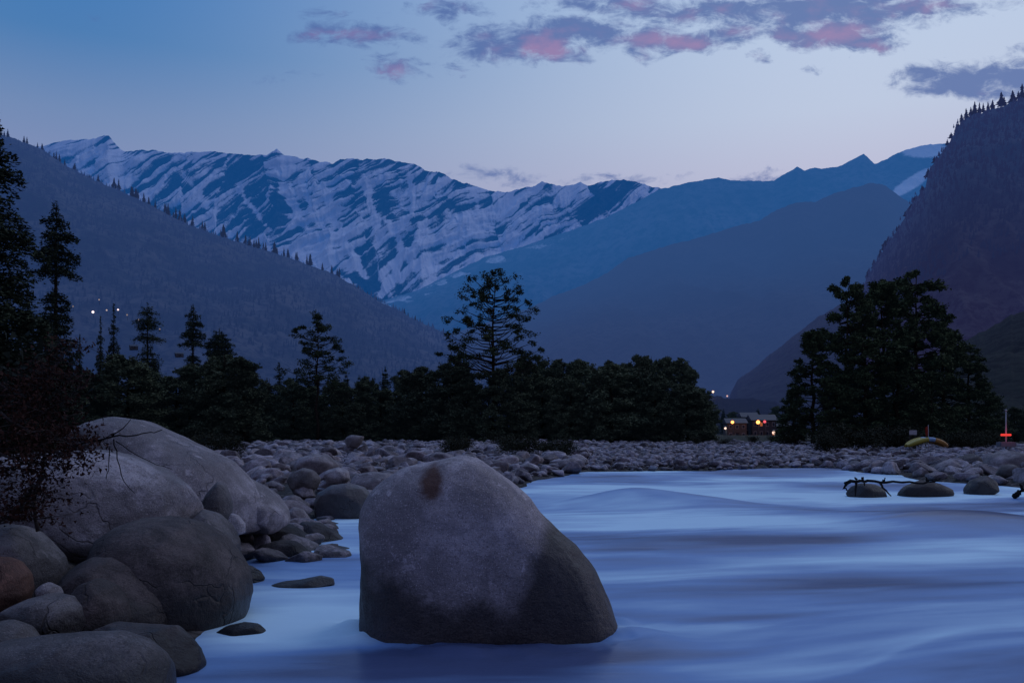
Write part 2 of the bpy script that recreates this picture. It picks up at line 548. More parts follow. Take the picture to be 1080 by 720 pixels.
gm, nt2 = new_mat('gravel ground')
n = N(nt2)
g = n('ShaderNodeNewGeometry')
v = g.outputs['Position']
vor = n('ShaderNodeTexVoronoi', inp={'Vector': v, 'Scale': 6.0, 'Randomness': 1.0})
vor2 = n('ShaderNodeTexVoronoi', inp={'Vector': v, 'Scale': 17.0, 'Randomness': 1.0})
nz = n.noise(v, 1.1, 5, 0.6)
c = n.mix(vor.outputs['Color'], (0.06, 0.052, 0.05), (0.15, 0.13, 0.13))
c = n.mix(n.mapr(vor.outputs['Distance'], 0.2, 0.6), c, (0.025, 0.022, 0.022))
c = n.mix(n.mapr(nz, 0.45, 0.65, 0, 0.6), c, (0.05, 0.045, 0.035))
ps = n('ShaderNodeSeparateXYZ', inp={0: v})
c = n.mix(n.mapr(ps.outputs[1], 84, 96), c, (0.022, 0.024, 0.015))
b = n('ShaderNodeBsdfPrincipled', inp={'Base Color': c, 'Roughness': 0.85, 'Specular IOR Level': 0.2})
hh = n.math('SUBTRACT', n.math('MULTIPLY', nz, 0.4), n.math('ADD', vor.outputs['Distance'], n.math('MULTIPLY', vor2.outputs['Distance'], 0.4)))
bp = n('ShaderNodeBump', inp={'Height': hh, 'Strength': 0.9, 'Distance': 0.08})
nt2.links.new(bp.outputs[0], b.inputs['Normal'])
n.out(b.outputs[0])

t = np.linspace(-1, 1, 361)
gxs = 9.0 * np.sinh(t * 8.1) / 1.0
ty = np.linspace(0, 1, 361)
gys = -60 + 0 * ty
gys = np.concatenate([np.linspace(-20000, -40, 8), np.linspace(-30, 2, 12), np.linspace(2.3, 20, 110), 20 * (20000 / 20) ** np.linspace(0.006, 1, 210)])
GX, GY = np.meshgrid(gxs, gys)
GZ = ground_h(GX, GY)
GZ = np.where(GY > 200, np.minimum(GZ, 0.9), GZ)
ny, nx = GX.shape


def gridfaces(ny, nx):
    i = np.arange(ny - 1)[:, None] * nx + np.arange(nx - 1)[None, :]
    return np.stack([i, i + 1, i + nx + 1, i + nx], -1).reshape(-1, 4)


link('ground', mk_mesh('ground', np.stack([GX, GY, GZ], -1).reshape(-1, 3), gridfaces(ny, nx), gm), kind='structure')

# ------------------------------------------------------------------ river
wu = np.linspace(-0.75, 1.05, 520)
wy = 2.2 * (42 / 2.2) ** np.linspace(0, 1, 430)
WU, WY = np.meshgrid(wu, wy)
WX = WU * WY
# the current runs mostly across the picture, from far right towards near left
ca, sa = math.cos(0.10), math.sin(0.10)
SX, SY = WX * ca + WY * sa, -WX * sa + WY * ca
warp = 0.9 * fbm(SX * 0.16, SY * 0.3, 1.0, 3)
H = 0.075 * fbm(SX * 0.20, SY * 0.42 + warp, 2.2, 3, 0.45) + 0.018 * fbm(SX * 0.4, SY * 1.0 + warp, 4.2, 3, 0.5)
H *= sstep(3, 14, WY) * 0.8 + 0.2


def bump(px, py, sx, sy, h):
    D = CH * F / (py - HY)
    X0, Y0 = (px - CX) / F * D, D
    return h * np.exp(-((WX - X0) / sx) ** 2 - ((WY - Y0) / sy) ** 2)


# the current breaks and rucks up around the big boulder
hd = np.hypot((WX + 0.16) / 1.0, (WY - 6.6) / 0.55)
H += 0.055 * np.exp(-((hd - 1.0) / 0.35) ** 2) * (0.35 + 1.3 * fbm(WX * 2.6, WY * 4, 3.0, 4)) + 0.05 * np.exp(-((WX - 0.95) / .3) ** 2 - ((WY - 6.3) / .35) ** 2)
H += bump(665, 530, 1.15, 1.3, 0.32) + bump(745, 534, 1.3, 1.1, 0.20) - bump(640, 552, 1.6, 0.7, 0.08) + bump(1015, 552, 1.5, 1.1, 0.20) + bump(880, 545, 1.8, 0.8, 0.08)
f1 = fbm(SX * 0.30, SY * 0.85 + warp * 0.6, 7.7, 4, 0.5) * (1 - sstep(5, 18, WY)) + fbm(SX * 0.16, SY * 0.30 + warp * 0.8, 17.7, 5, 0.5) * sstep(5, 18, WY)
f2 = fbm(SX * 0.28, SY * 1.3 + warp * 2, 9.9, 3, 0.5)
far = sstep(8, 26, WY)
foam = 0.42 + 0.26 * far + 1.25 * f1 * (0.55 + 0.55 * far) + 0.20 * f2
sdw = sdist(WX, WY)
f3 = fbm(SX * 0.30, SY * 5.5 + warp * 5, 13.9, 4, 0.6)
foam += 0.16 * f3 * (1 - 0.3 * far)
f4 = 1 - np.abs(fbm(SX * 0.22 + 0.4 * warp, SY * 1.1 + warp * 2.2, 23.9, 4, 0.55)) * 3
foam += 0.15 * np.clip(f4, 0, 1) ** 2 - 0.04
foam += 0.10 * np.exp(-((sdw + 0.5) / 0.6) ** 2) * (1 - far * .5)
foam += 0.25 * np.exp(-((hd - 1.25) / 0.3) ** 2) * (WX < 0.2) * (0.6 + 1.5 * fbm(WX * 2, WY * 2, 8.0, 3)) - 0.30 * np.exp(-((WX + 0.1) / .9) ** 2 - ((WY - 5.75) / .32) ** 2)
foam += bump(640, 512, 1.6, 1.6, .25) + bump(720, 548, 1.8, .9, .30) + bump(900, 528, 2.2, 1.6, .3) + bump(620, 556, .9, .6, .25) + bump(940, 585, 1.6, .5, .25) + bump(700, 610, 1.6, .3, .2)
foam -= bump(700, 578, 1.6, .4, .3) + bump(930, 612, 1.6, .3, .3) + bump(720, 650, 1.6, .25, .3) + bump(1040, 690, 1.6, .4, .35) + bump(420, 706, 1.2, .18, .25)

foam -= bump(665, 527, 1.1, 1.1, 0.65) + bump(750, 533, 1.5, 1.0, 0.6) + bump(1012, 551, 1.5, 1.0, 0.85) + bump(930, 545, 2.0, 0.7, 0.35)
foam -= bump(800, 568, 2.4, 0.7, 0.6) + bump(650, 588, 1.0, 0.35, 0.35) + bump(515, 690, 1.0, 0.28, 0.65)
foam += bump(700, 528, 0.4, 1.2, 0.3) + bump(760, 552, 2.4, 0.5, 0.25) + bump(850, 590, 3.0, 0.5, 0.25) + bump(300, 665, 0.5, 0.5, 0.45) + bump(700, 505, 4.0, 1.5, 0.25)
foam += bump(355, 560, 0.8, 2.5, 0.15) - bump(300, 600, 1.2, 1.2, 0.22) + bump(330, 640, 0.6, 0.7, 0.15) + bump(1015, 570, 1.6, 0.5, 0.25) + bump(540, 705, 1.5, 0.12, 0.1)
foam = np.clip(foam, 0, 1)
wm, nt3 = new_mat('silky glacial water')
n = N(nt3)
at = n('ShaderNodeAttribute', attribute_name='foam')
f = at.outputs['Fac']
g = n('ShaderNodeNewGeometry')
mp = n('ShaderNodeMapping', inp={'Vector': g.outputs['Position'], 'Scale': (0.35, 1.5, 1.0), 'Rotation': (0, 0, -0.1)})
fn = n.noise(mp.outputs[0], 1.6, 5, 0.6, 0.4)
f = n.math('ADD', f, n.math('MULTIPLY', n.math('SUBTRACT', fn, 0.5), 0.16), clamp=True)
c = n.mix(n.mapr(f, 0.0, 0.5, smooth=False), (0.082, 0.11, 0.22), (0.21, 0.355, 0.62))
c = n.mix(n.mapr(f, 0.5, 1.0, smooth=False), c, (0.64, 0.88, 1.0))
b = n('ShaderNodeBsdfPrincipled', inp={'Base Color': c, 'Roughness': n.mapr(f, 0, 1, 0.28, 0.6), 'Specular IOR Level': 0.28, 'IOR': 1.33})
bp = n('ShaderNodeBump', inp={'Height': fn, 'Strength': 0.10, 'Distance': 0.2})
nt3.links.new(bp.outputs[0], b.inputs['Normal'])
n.out(b.outputs[0])
link('river', mk_mesh('river', np.stack([WX, WY, H], -1).reshape(-1, 3), gridfaces(*WX.shape), wm, attrs={'foam': foam}), kind='structure')
# the river carries on outside the view, to the sides and behind
def wsheet(x0, x1, y0, y1, nx_, ny_):
    a, b_ = np.meshgrid(np.linspace(x0, x1, nx_), np.linspace(y0, y1, ny_))
    return np.stack([a, b_, np.full(a.shape, -0.28)], -1).reshape(-1, 3), gridfaces(ny_, nx_), 0.5 + 0.5 * fbm(a * 0.13, b_ * 0.6, 7.7, 4)
V_, F_, A_ = wsheet(-6, 90, -30, 42, 160, 120)
link('river_water', mk_mesh('river_water', V_, F_, wm, attrs={'foam': A_}), kind='structure')

# ------------------------------------------------------------------ mountains
def interp_px(pts, xs):
    pts = np.array(pts, float)
    return np.interp(xs, pts[:, 0], pts[:, 1])


def mountain(name, ridge, D0, D1, mat, x0, x1, nu=500, nv=120, jag=1.2, jagf=0.12, rough=0.06, spur=0.15, p=1.15, seed=0, Dfun=None, base_z=-3, face=None):
    xs = np.linspace(x0, x1, nu)
    yr = interp_px(ridge, xs)
    yr = yr + jag * fbm(xs * jagf, seed * 3.3 + 0.5, 0.0, 5, 0.6)
    Dr = np.full(nu, float(D0)) if Dfun is None else Dfun(xs)
    vv = np.concatenate([np.linspace(-0.35, -0.02, 8), np.linspace(0, 1, nv) ** 1.15])
    U, V = np.meshgrid(np.arange(nu), vv)
    U = U.astype(int)
    X_px = xs[U]; Drr = Dr[U]; zr = (CH + (HY - yr) / F * Dr)[U]
    Dd = Drr + (D1 - Drr) * V
    prof = np.where(V >= 0, (1 - np.clip(V, 0, 1)) ** p, 1 + V * 1.6)
    env = np.clip(V, 0, 1) ** 0.7 * (1 - np.clip(V, 0, 1)) ** 0.35
    hz = zr * prof
    X = (X_px - CX) / F * Dd
    Y = Dd
    # spurs and gullies running down the fall line
    s = fbm(X / D0 * 9 + seed, Y / D0 * 3.2, seed * 1.7, 5, 0.5)
    rd = 1 - np.abs(fbm(X / D0 * 16 + 3 * seed, Y / D0 * 5.0 + 0.6 * s, seed + 8.0, 5, 0.55)) * 2
    Z = hz + env * zr.max() * (spur * s + rough * (rd - 0.4))
    Z += (1 - np.exp(-np.maximum(V, 0) * 12)) * zr.max() * 0.010 * fbm(X / D0 * 90, Y / D0 * 60, seed, 3)
    if face is not None:
        Y, Z, extra = face(X, Y, Z, X_px, V, zr, Drr)
    else:
        extra = None
    Z = np.where(V >= 0.999, base_z, Z)
    me = mk_mesh(name, np.stack([X, Y, Z], -1).reshape(-1, 3), gridfaces(*X.shape), mat, attrs=extra)
    link(name, me, kind='structure')
    return dict(X=X, Y=Y, Z=Z, xs=xs, yr=yr, Dr=Dr, V=V)


def hill_mat(name, a, b, L, scale, low=None, nscale=0.012, bump_d=8.0, snow=False):
    m, nt = new_mat(name)
    n = N(nt)
    g = n('ShaderNodeNewGeometry')
    v = g.outputs['Position']
    n1 = n.noise(v, nscale, 6, 0.6)
    n2 = n.noise(v, nscale * 7, 5, 0.7)
    c = n.mix(n.mapr(n1, 0.35, 0.65), a, b)
    c = n.mix(n.mapr(n2, 0.45, 0.6, 0, 0.8), c, tuple(x * 0.3 for x in a))
    if snow:
        at = n('ShaderNodeAttribute', attribute_name='snow').outputs['Fac']
        nn = n.noise(v, 0.010, 6, 0.7)
        n3 = n.noise(v, 0.035, 5, 0.7)
        at = n.math('ADD', at, n.math('MULTIPLY', n.math('SUBTRACT', n3, 0.5), 0.55))
        at = n.mapr(n.math('ADD', at, n.math('MULTIPLY', n.math('SUBTRACT', nn, 0.5), 0.38)), 0.30, 0.68)
        c = n.mix(at, c, (1.0, 0.96, 1.0))
    bs = n('ShaderNodeBsdfPrincipled', inp={'Base Color': c, 'Roughness': 0.9, 'Specular IOR Level': 0.05})
    bp = n('ShaderNodeBump', inp={'Height': n.math('ADD', n1, n.math('MULTIPLY', n2, 0.5)), 'Strength': 0.6, 'Distance': bump_d})
    nt.links.new(bp.outputs[0], bs.inputs['Normal'])
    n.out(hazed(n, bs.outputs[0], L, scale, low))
    return m


# far snow range
snow_m = hill_mat('snow and rock', (0.03, 0.035, 0.045), (0.055, 0.06, 0.075), (0.010, 0.105, 0.385), 19000.0, nscale=0.003, bump_d=40, snow=True)
ridge1 = [(-60, 170), (20, 160), (50, 152), (62, 149), (80, 147), (97, 146), (114, 143), (120, 150), (128, 157), (135, 160), (150, 158), (172, 159), (180, 162), (205, 161), (222, 159), (240, 161), (262, 164),
          (282, 163), (292, 157), (300, 163), (325, 168), (352, 172), (362, 168), (395, 168), (406, 166), (415, 170), (438, 173), (448, 180), (462, 181), (480, 190), (500, 196),
          (515, 201), (535, 203), (562, 196), (572, 192), (580, 195), (600, 197), (612, 193), (622, 195), (645, 190), (668, 191), (690, 197), (705, 201), (760, 210), (900, 240), (1100, 260)]


def snow_face(X, Y, Z, xp, V, zr, D):
    m = 12000.0
    a = math.radians(46)
    # strata: bedding planes rising to the right
    A = X * math.cos(a) + Z * math.sin(a)
    B = -X * math.sin(a) + Z * math.cos(a)
    wv = fbm(X / 900, Z / 900, 3.0, 4) * 150
    gx = X + 0.30 * Z + fbm(X / 600, Z / 600, 51.0, 4) * 330
    colw = 560.0
    ci = np.floor(gx / colw); cf = gx / colw - ci
    hsh = _hash(ci.astype(np.int64) & 0xFFFF, (ci * 7).astype(np.int64) & 0xFFFF, np.int64(3))
    B = B + (hsh - 0.5) * 420 + (cf - 0.5) * (hsh * 260 - 60)
    seam = np.exp(-(np.minimum(cf, 1 - cf) / 0.075) ** 2)
    st = fbm((B + wv) / 78.0, A / 720.0, 1.0, 5, 0.55)
    st2 = fbm((B + wv) / 210.0, A / 1500.0, 6.0, 3, 0.5)
    # gullies down the fall line, in the lower half
    gu = fbm((X + 0.35 * Z + fbm(X / 700, Z / 700, 9.0, 3) * 260) / 160.0, Z / 1400.0, 5.0, 4, 0.6)
    lowm = sstep(0.30, 0.65, np.clip(V, 0, 1))
    st3 = fbm((B + wv * 0.9) / 34.0, A / 420.0, 11.0, 4, 0.6)
    gv = -np.abs(fbm((X + fbm(X / 500, Z / 500, 19.0, 3) * 180) / 210.0, Z / 1100.0, 25.0, 4, 0.6)) * 2 + 0.35
    sn = 0.22 + 0.85 * st + 0.25 * st2 + 1.05 * st3 - 0.15 * gv + (hsh - 0.5) * 0.25 + seam * 0.30 * (fbm(X / 300, Z / 300, 61.0, 3) * 2)
    yp = HY - (Z - CH) / Y * F
    sl_ = 0.28 + 0.9 * gu + 0.45 * st + 0.5 * st3
    s = sn * (1 - lowm) + sl_ * lowm + 0.17 + 0.40 * fbm(X / 600, Z / 500, 14.0, 4, 0.5)
    s += 0.6 * np.exp(-((xp - 318) / 45) ** 2) * lowm + 0.35 * np.exp(-((xp - 560) / 60) ** 2)
    s += 0.22 * sstep(420, 180, xp) - 0.10 * sstep(560, 700, xp)
    s -= 0.25 * sstep(0.75, 1.0, V)
    for pts, wd, am in (([(322, 200), (335, 232), (352, 250), (372, 268), (384, 292)], 3.2, .8), ([(408, 232), (424, 262), (418, 284), (402, 308)], 3.6, .9),
                        ([(450, 236), (436, 268), (424, 296)], 3.0, .8), ([(300, 196), (316, 226), (340, 262)], 3.0, .6), ([(520, 222), (480, 262), (440, 282)], 4.5, .6),
                        ([(386, 190), (392, 215), (398, 240)], 3.0, .9), ([(300, 175), (296, 200), (312, 225)], 4, .7), ([(430, 185), (434, 215), (428, 240)], 2.6, .8), ([(540, 205), (500, 240), (470, 255)], 4.0, .6), ([(345, 200), (352, 228), (366, 250)], 3.0, .7), ([(250, 190), (262, 215), (285, 240)], 3.5, .6), ([(190, 180), (205, 200), (225, 225)], 4, .4), ([(500, 200), (506, 235)], 2.5, .4),
                        ([(405, 205), (412, 245)], 9.0, -.7), ([(290, 205), (296, 240)], 9.0, -.6), ([(520, 250), (590, 232), (640, 215)], 9.0, -.55), ([(355, 285), (392, 300)], 5.0, -.5), ([(470, 215), (440, 235)], 6.0, -.4)):
        best = np.full(xp.shape, 1e9)
        wx = xp + 5 * fbm(xp * .06, yp * .06, 31.0, 3); wy_ = yp + 4 * fbm(xp * .06, yp * .06, 41.0, 3)
        for (ax, ay), (bx, by) in zip(pts[:-1], pts[1:]):
            t_ = np.clip(((wx - ax) * (bx - ax) + (wy_ - ay) * (by - ay)) / ((bx - ax) ** 2 + (by - ay) ** 2), 0, 1)
            best = np.minimum(best, np.hypot(wx - ax - t_ * (bx - ax), wy_ - ay - t_ * (by - ay)))
        s += am * np.exp(-(best / wd) ** 2)
    s += 0.8 * np.exp(-((xp - 112) / 18) ** 2 - ((yp - 160) / 6) ** 2) + .25 * sstep(170, 110, xp)  # snow colour raised on the left peak to paint in its alpenglow
    env = np.clip(V * 12, 0, 1) * np.clip((1 - V) * 4, 0, 1)
    d = (st * 75 + st2 * 110 + st3 * 22 - gv * 55) * (1 - lowm) + (gu * 80 - gv * 40) * lowm
    return Y - d * env, Z + d * 0.35 * env, {'snow': np.clip(s, 0, 1)}


mountain('snow_range', ridge1, 12000, 9300, snow_m, -60, 800, nu=1100, nv=300, jag=2.6, jagf=0.16, rough=0.09, spur=0.12, p=0.95, seed=1, face=snow_face, base_z=700)

# blue middle ridge coming down from the right
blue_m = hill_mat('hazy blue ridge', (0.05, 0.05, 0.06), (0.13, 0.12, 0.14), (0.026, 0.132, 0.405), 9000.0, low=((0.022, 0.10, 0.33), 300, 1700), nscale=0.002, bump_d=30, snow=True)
ridge2 = [(380, 326), (400, 318), (440, 306), (510, 272), (560, 257), (600, 244), (640, 229), (675, 211), (695, 200), (720, 194), (740, 190), (758, 187), (770, 190), (790, 191), (816, 191), (830, 182), (841, 176), (848, 180), (860, 177), (866, 178),
          (884, 176), (900, 168), (911, 162), (922, 173), (934, 168), (950, 160), (975, 153), (1000, 151), (1030, 140), (1100, 130)]


def blue_face(X, Y, Z, xp, V, zr, D):
    yp = HY - (Z - CH) / Y * F
    sn = 0.95 * np.exp(-((xp - 975) / 24) ** 2 - ((yp - 158) / 8) ** 2) + 1.0 * np.exp(-((xp - 962) / 22) ** 2 - ((yp - (200 - (xp - 950) * 0.6)) / 7) ** 2)
    sn += 0.36 * np.exp(-(((yp - interp_px(ridge2, xp)) - 6) / 7) ** 2) * sstep(700, 520, xp) * (fbm(xp * 0.05, yp * 0.2, 2.0, 4) > 0.0)
    sn += 0.36 * fbm(X / 300, Z / 120, 3.3, 4) * np.exp(-((xp - 750) / 50) ** 2) * np.exp(-V * 8)
    return Y, Z, {'snow': np.clip(sn * 1.5, 0, 1)}


mountain('blue_ridge', ridge2, 8000, 5600, blue_m, 380, 1120, nu=600, nv=150, jag=1.2, jagf=0.2, rough=0.09, spur=0.16, p=0.9, seed=2, face=blue_face, base_z=200)

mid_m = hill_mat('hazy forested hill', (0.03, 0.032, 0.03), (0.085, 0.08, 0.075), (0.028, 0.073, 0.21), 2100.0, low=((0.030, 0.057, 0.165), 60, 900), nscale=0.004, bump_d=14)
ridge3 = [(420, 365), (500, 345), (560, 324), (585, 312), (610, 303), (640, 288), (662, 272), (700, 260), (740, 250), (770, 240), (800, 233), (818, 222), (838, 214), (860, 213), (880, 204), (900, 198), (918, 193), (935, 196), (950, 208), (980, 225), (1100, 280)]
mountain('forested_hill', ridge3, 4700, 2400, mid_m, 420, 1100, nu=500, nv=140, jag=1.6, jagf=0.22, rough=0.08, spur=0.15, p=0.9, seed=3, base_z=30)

left_m = hill_mat('dark left hillside', (0.012, 0.016, 0.012), (0.085, 0.078, 0.066), (0.043, 0.100, 0.310), 2900.0, low=((0.050, 0.105, 0.33), 20, 330), nscale=0.012, bump_d=6)
ridge4 = [(-160, 100), (-60, 125), (0, 142), (20, 148), (45, 158), (70, 175), (100, 190), (150, 212), (200, 238), (250, 255), (300, 270), (350, 288), (372, 300), (400, 318), (440, 338), (475, 354), (505, 372), (540, 392), (600, 425)]
hill_left = mountain('left_hillside', ridge4, 1500, 700, left_m, -160, 600, nu=520, nv=170, jag=1.5, jagf=0.18, rough=0.045, spur=0.09, p=1.0, seed=4, base_z=0,
                     Dfun=lambda x: 1500 + 0 * x)

cliff_m = hill_mat('dark right cliff', (0.008, 0.009, 0.009), (0.060, 0.058, 0.052), (0.044, 0.084, 0.275), 2700.0, low=((0.053, 0.054, 0.19), 20, 300), nscale=0.014, bump_d=6)
ridge5 = [(800, 440), (815, 405), (840, 385), (870, 360), (895, 325), (912, 298), (920, 283), (935, 258), (948, 240), (962, 215), (976, 198), (980, 180), (990, 165), (1002, 150), (1010, 135), (1016, 126), (1030, 120), (1050, 114), (1080, 104), (1130, 90), (1250, 60)]
cliff = mountain('right_cliff', ridge5, 1100, 560, cliff_m, 800, 1250, nu=420, nv=170, jag=3.0, jagf=0.2, rough=0.05, spur=0.07, p=0.8, seed=5, base_z=0)

foot_m = hill_mat('lower right slope', (0.016, 0.02, 0.017), (0.028, 0.032, 0.024), (0.045, 0.072, 0.23), 2600.0, nscale=0.014, bump_d=5)
ridge6 = [(755, 470), (766, 430), (770, 415), (778, 400), (795, 388), (815, 372), (840, 352), (862, 335), (885, 322), (920, 312), (960, 320), (1000, 340), (1120, 380)]
mountain('lower_right_slope', ridge6, 900, 520, foot_m, 755, 1120, nu=260, nv=90, jag=2.0, jagf=0.2, rough=0.05, spur=0.06, p=0.9, seed=6, base_z=0)
ridge7 = [(925, 470), (960, 425), (1000, 375), (1020, 358), (1045, 345), (1065, 333), (1100, 322), (1300, 290)]
near_m = hill_mat('near right slope', (0.010, 0.014, 0.011), (0.020, 0.025, 0.017), (0.030, 0.045, 0.13), 3600.0, nscale=0.03, bump_d=3)
mountain('near_right_slope', ridge7, 420, 180, near_m, 925, 1300, nu=260, nv=90, jag=3.0, jagf=0.15, rough=0.05, spur=0.06, p=0.9, seed=7, base_z=0)
# low wooded rise behind the village
rise_m = hill_mat('wooded rise', (0.008, 0.010, 0.010), (0.015, 0.018, 0.016), (0.030, 0.052, 0.185), 2300.0, nscale=0.03, bump_d=3)
ridge8 = [(600, 440), (700, 425), (740, 417), (770, 419), (800, 422), (830, 426), (900, 430), (980, 445)]
mountain('wooded_rise', ridge8, 520, 340, rise_m, 600, 980, nu=260, nv=60, jag=4.5, jagf=0.12, rough=0.05, spur=0.04, p=0.8, seed=8, base_z=0)

# ------------------------------------------------------------------ foliage builders
def leaf_tris(C, size, flat=0.5, outward=None, elong=1.8):
    """one small random triangle per point; flat squashes the vertical spread"""
    m = len(C)
    sz = size * rng.uniform(0.6, 1.4, m)[:, None]
    a = rng.normal(size=(m, 3)); a[:, 2] *= flat
    if outward is not None: a = a * 0.6 + outward
    a /= np.linalg.norm(a, axis=1, keepdims=True) + 1e-9
    b_ = rng.normal(size=(m, 3)); b_[:, 2] *= flat
    b_ -= a * (a * b_).sum(1, keepdims=True)
    b_ /= np.linalg.norm(b_, axis=1, keepdims=True) + 1e-9
    V = np.stack([C - b_ * sz * 0.45 - a * sz * 0.3, C + b_ * sz * 0.45 - a * sz * 0.3, C + a * sz * elong * 0.6], 1).reshape(-1, 3)
    return V


def tri_faces(V):
    return np.arange(len(V)).reshape(-1, 3)


def conifer_mesh(prof, H, R, tiers, per, leaves, size, droop=0.15, seed=0, asc=0.0, trunk_r=0.018, gap=None):
    """trunk + tiers of flat boughs. prof(t) crown radius 0..1 at height fraction t"""
    r = np.random.default_rng(seed)
    mb = MB()
    lean = r.normal(0, 0.01, 2)
    tp = [(lean[0] * H * t * t, lean[1] * H * t * t, H * t) for t in np.linspace(-0.02, 1, 10)]
    mb.tube(tp, [max(0.015, H * trunk_r * (1.02 - t)) for t in np.linspace(0, 1, 10)], 7)
    pts = []
    for i in range(tiers):
        t = (i + r.uniform(-0.3, 0.3)) / tiers
        t = min(max(t, 0.02), 0.985)
        rr = prof(t) * R
        if rr <= 0.03 * R: continue
        nb = max(3, int(per * (0.5 + 0.6 * prof(t))))
        a0 = r.uniform(0, 6.28)
        for k in range(nb):
            if r.random() < 0.12: continue
            a = a0 + 2 * math.pi * k / nb + r.normal(0, 0.25)
            L = rr * r.uniform(0.65, 1.15)
            z0 = H * t + r.normal(0, 0.1) * H / tiers
            npt = max(6, int(leaves * (L / R) ** 1.3))
            s = r.uniform(0.08, 1, npt) ** 0.75
            wdt = 0.20 * L * (1 - s * 0.75) + 0.06 * R
            off = r.normal(0, 1, npt) * wdt * 0.6
            zz = z0 + asc * L * s - droop * L * s ** 1.8 + 0.06 * L * np.sin(s * 3.1)
            x = np.cos(a) * L * s - np.sin(a) * off
            y = np.sin(a) * L * s + np.cos(a) * off
            z = zz - np.abs(off) * 0.25 + r.normal(0, 0.035 * R, npt) - r.exponential(0.03 * R, npt)
            pts.append(np.stack([x, y, z], 1))
            if L > 0.25 * R:
                mb.tube([(0, 0, z0), (math.cos(a) * L * .5, math.sin(a) * L * .5, z0 + asc * L * .5 - droop * L * .25),
                         (math.cos(a) * L * .9, math.sin(a) * L * .9, z0 + asc * L * .9 - droop * L * .85)], [0.008 * L + .02, 0.006 * L + .012, 0.006], 4)
    # leader
    pts.append(np.stack([r.normal(0, 0.02 * R, 20), r.normal(0, 0.02 * R, 20), r.uniform(0.95, 1.01, 20) * H], 1))
    C = np.concatenate(pts)
    return mb, C


def clump_mesh(centers, H, leaves, size, seed=0, trunk_r=0.016, sub=5, limbs=True, fork=None):
    """trunk, limbs, and needle clumps made of sub-tufts. centers: (x,y,z,r)"""
    r = np.random.default_rng(seed)
    mb = MB()
    wob = r.normal(0, 0.012, (8, 2)) * H
    wob[0] = 0
    ts = np.linspace(0, 1, 8)
    tp = [(wob[i][0] * 0.5, wob[i][1] * 0.5, H * ts[i] * 0.98 - (0.2 if i == 0 else 0)) for i in range(8)]
    mb.tube(tp, [max(0.02, H * trunk_r * (1.05 - t)) for t in ts], 8)
    pts = []
    for (cx, cy, cz, cr) in centers:
        if limbs:
            hz = max(0.05 * H, cz - 0.35 * math.hypot(cx, cy) - 0.2 * cr)
            mid = (cx * .5, cy * .5, (hz + cz) / 2 - 0.03 * H * r.random())
            mb.tube([(0, 0, hz), mid, (cx * .95, cy * .95, cz)], [0.006 * H * .7, 0.004 * H * .7, 0.01], 4)
        for k in range(sub):
            d = r.normal(size=3); d /= np.linalg.norm(d); d[2] *= 0.85
            c = np.array([cx, cy, cz]) + d * cr * r.uniform(0.3, 1.0)
            m = int(leaves / sub)
            q = r.normal(size=(m, 3)) * cr * 0.27
            q[:, 2] *= 0.85
            pts.append(c + q)
    return mb, np.concatenate(pts)


def tree_proto(name, mb, C, size, leafmat, flat=0.5, elong=1.8):
    t_me = mb.data(name + '_trunk', BARK, smooth=True)
    V = leaf_tris(C, size, flat, elong=elong)
    c_me = mk_mesh(name + '_crown', V, tri_faces(V), leafmat, smooth=False)
    return t_me, c_me


def place_tree(name, proto, x, top_y, D, sx=1.0, rot=None, H=10.0, label=None, cat='tree', group=None, ground=None):
    z0 = float(ground_h(np.array([(x - CX) / F * D]), np.array([float(D)]))[0]) if ground is None else ground
    ztop = gz(D, top_y)
    k = (ztop - z0) / H
    loc = P(x, 0, D); loc[2] = z0 - 0.05
    e = link(name, None, loc=loc, label=label, cat=cat, group=group)
    e.rotation_euler = (0, 0, random.uniform(0, 6.28) if rot is None else rot)
    e.scale = (k * sx, k * sx, k)
    link('trunk', proto[0], parent=e)
    link('crown', proto[1], parent=e)
    return e


# --- prototypes (10 m tall)
def prof_spire(t): return (1 - t) ** 0.85 * (0.75 + 0.25 * math.sin(t * 40))
def prof_deodar(t): return max(0.05, (1 - t) ** 0.75) * (0.8 + 0.2 * math.sin(t * 31 + 1))
def prof_neck(t):      # tiered top, thin neck, dense lower cone
    if t > 0.70: return 0.66 * min(1, (1 - t) / 0.20) ** 0.7 * (0.8 + .2 * math.sin(t * 90))
    if t > 0.64: return 0.07
    return 0.30 + 1.0 * (0.64 - t)
def prof_tuft(t):      # broad tuft, bare neck, dense base
    if t > 0.62: return 0.75 * math.sin(min(1, (1 - t) / 0.34) * 2.2) ** 0.8 if (1 - t) > 0 else 0
    if t > 0.52: return 0.22
    return 0.62 + 0.5 * (0.5 - t)
def prof_tier(t):
    if t > 0.75: return 0.62 * (0.35 + 0.65 * min(1, (1 - t) / 0.15)) * (0.75 + 0.25 * math.sin(t * 110))
    if t > 0.66: return 0.20
    return 0.40 + 0.9 * (0.66 - t)


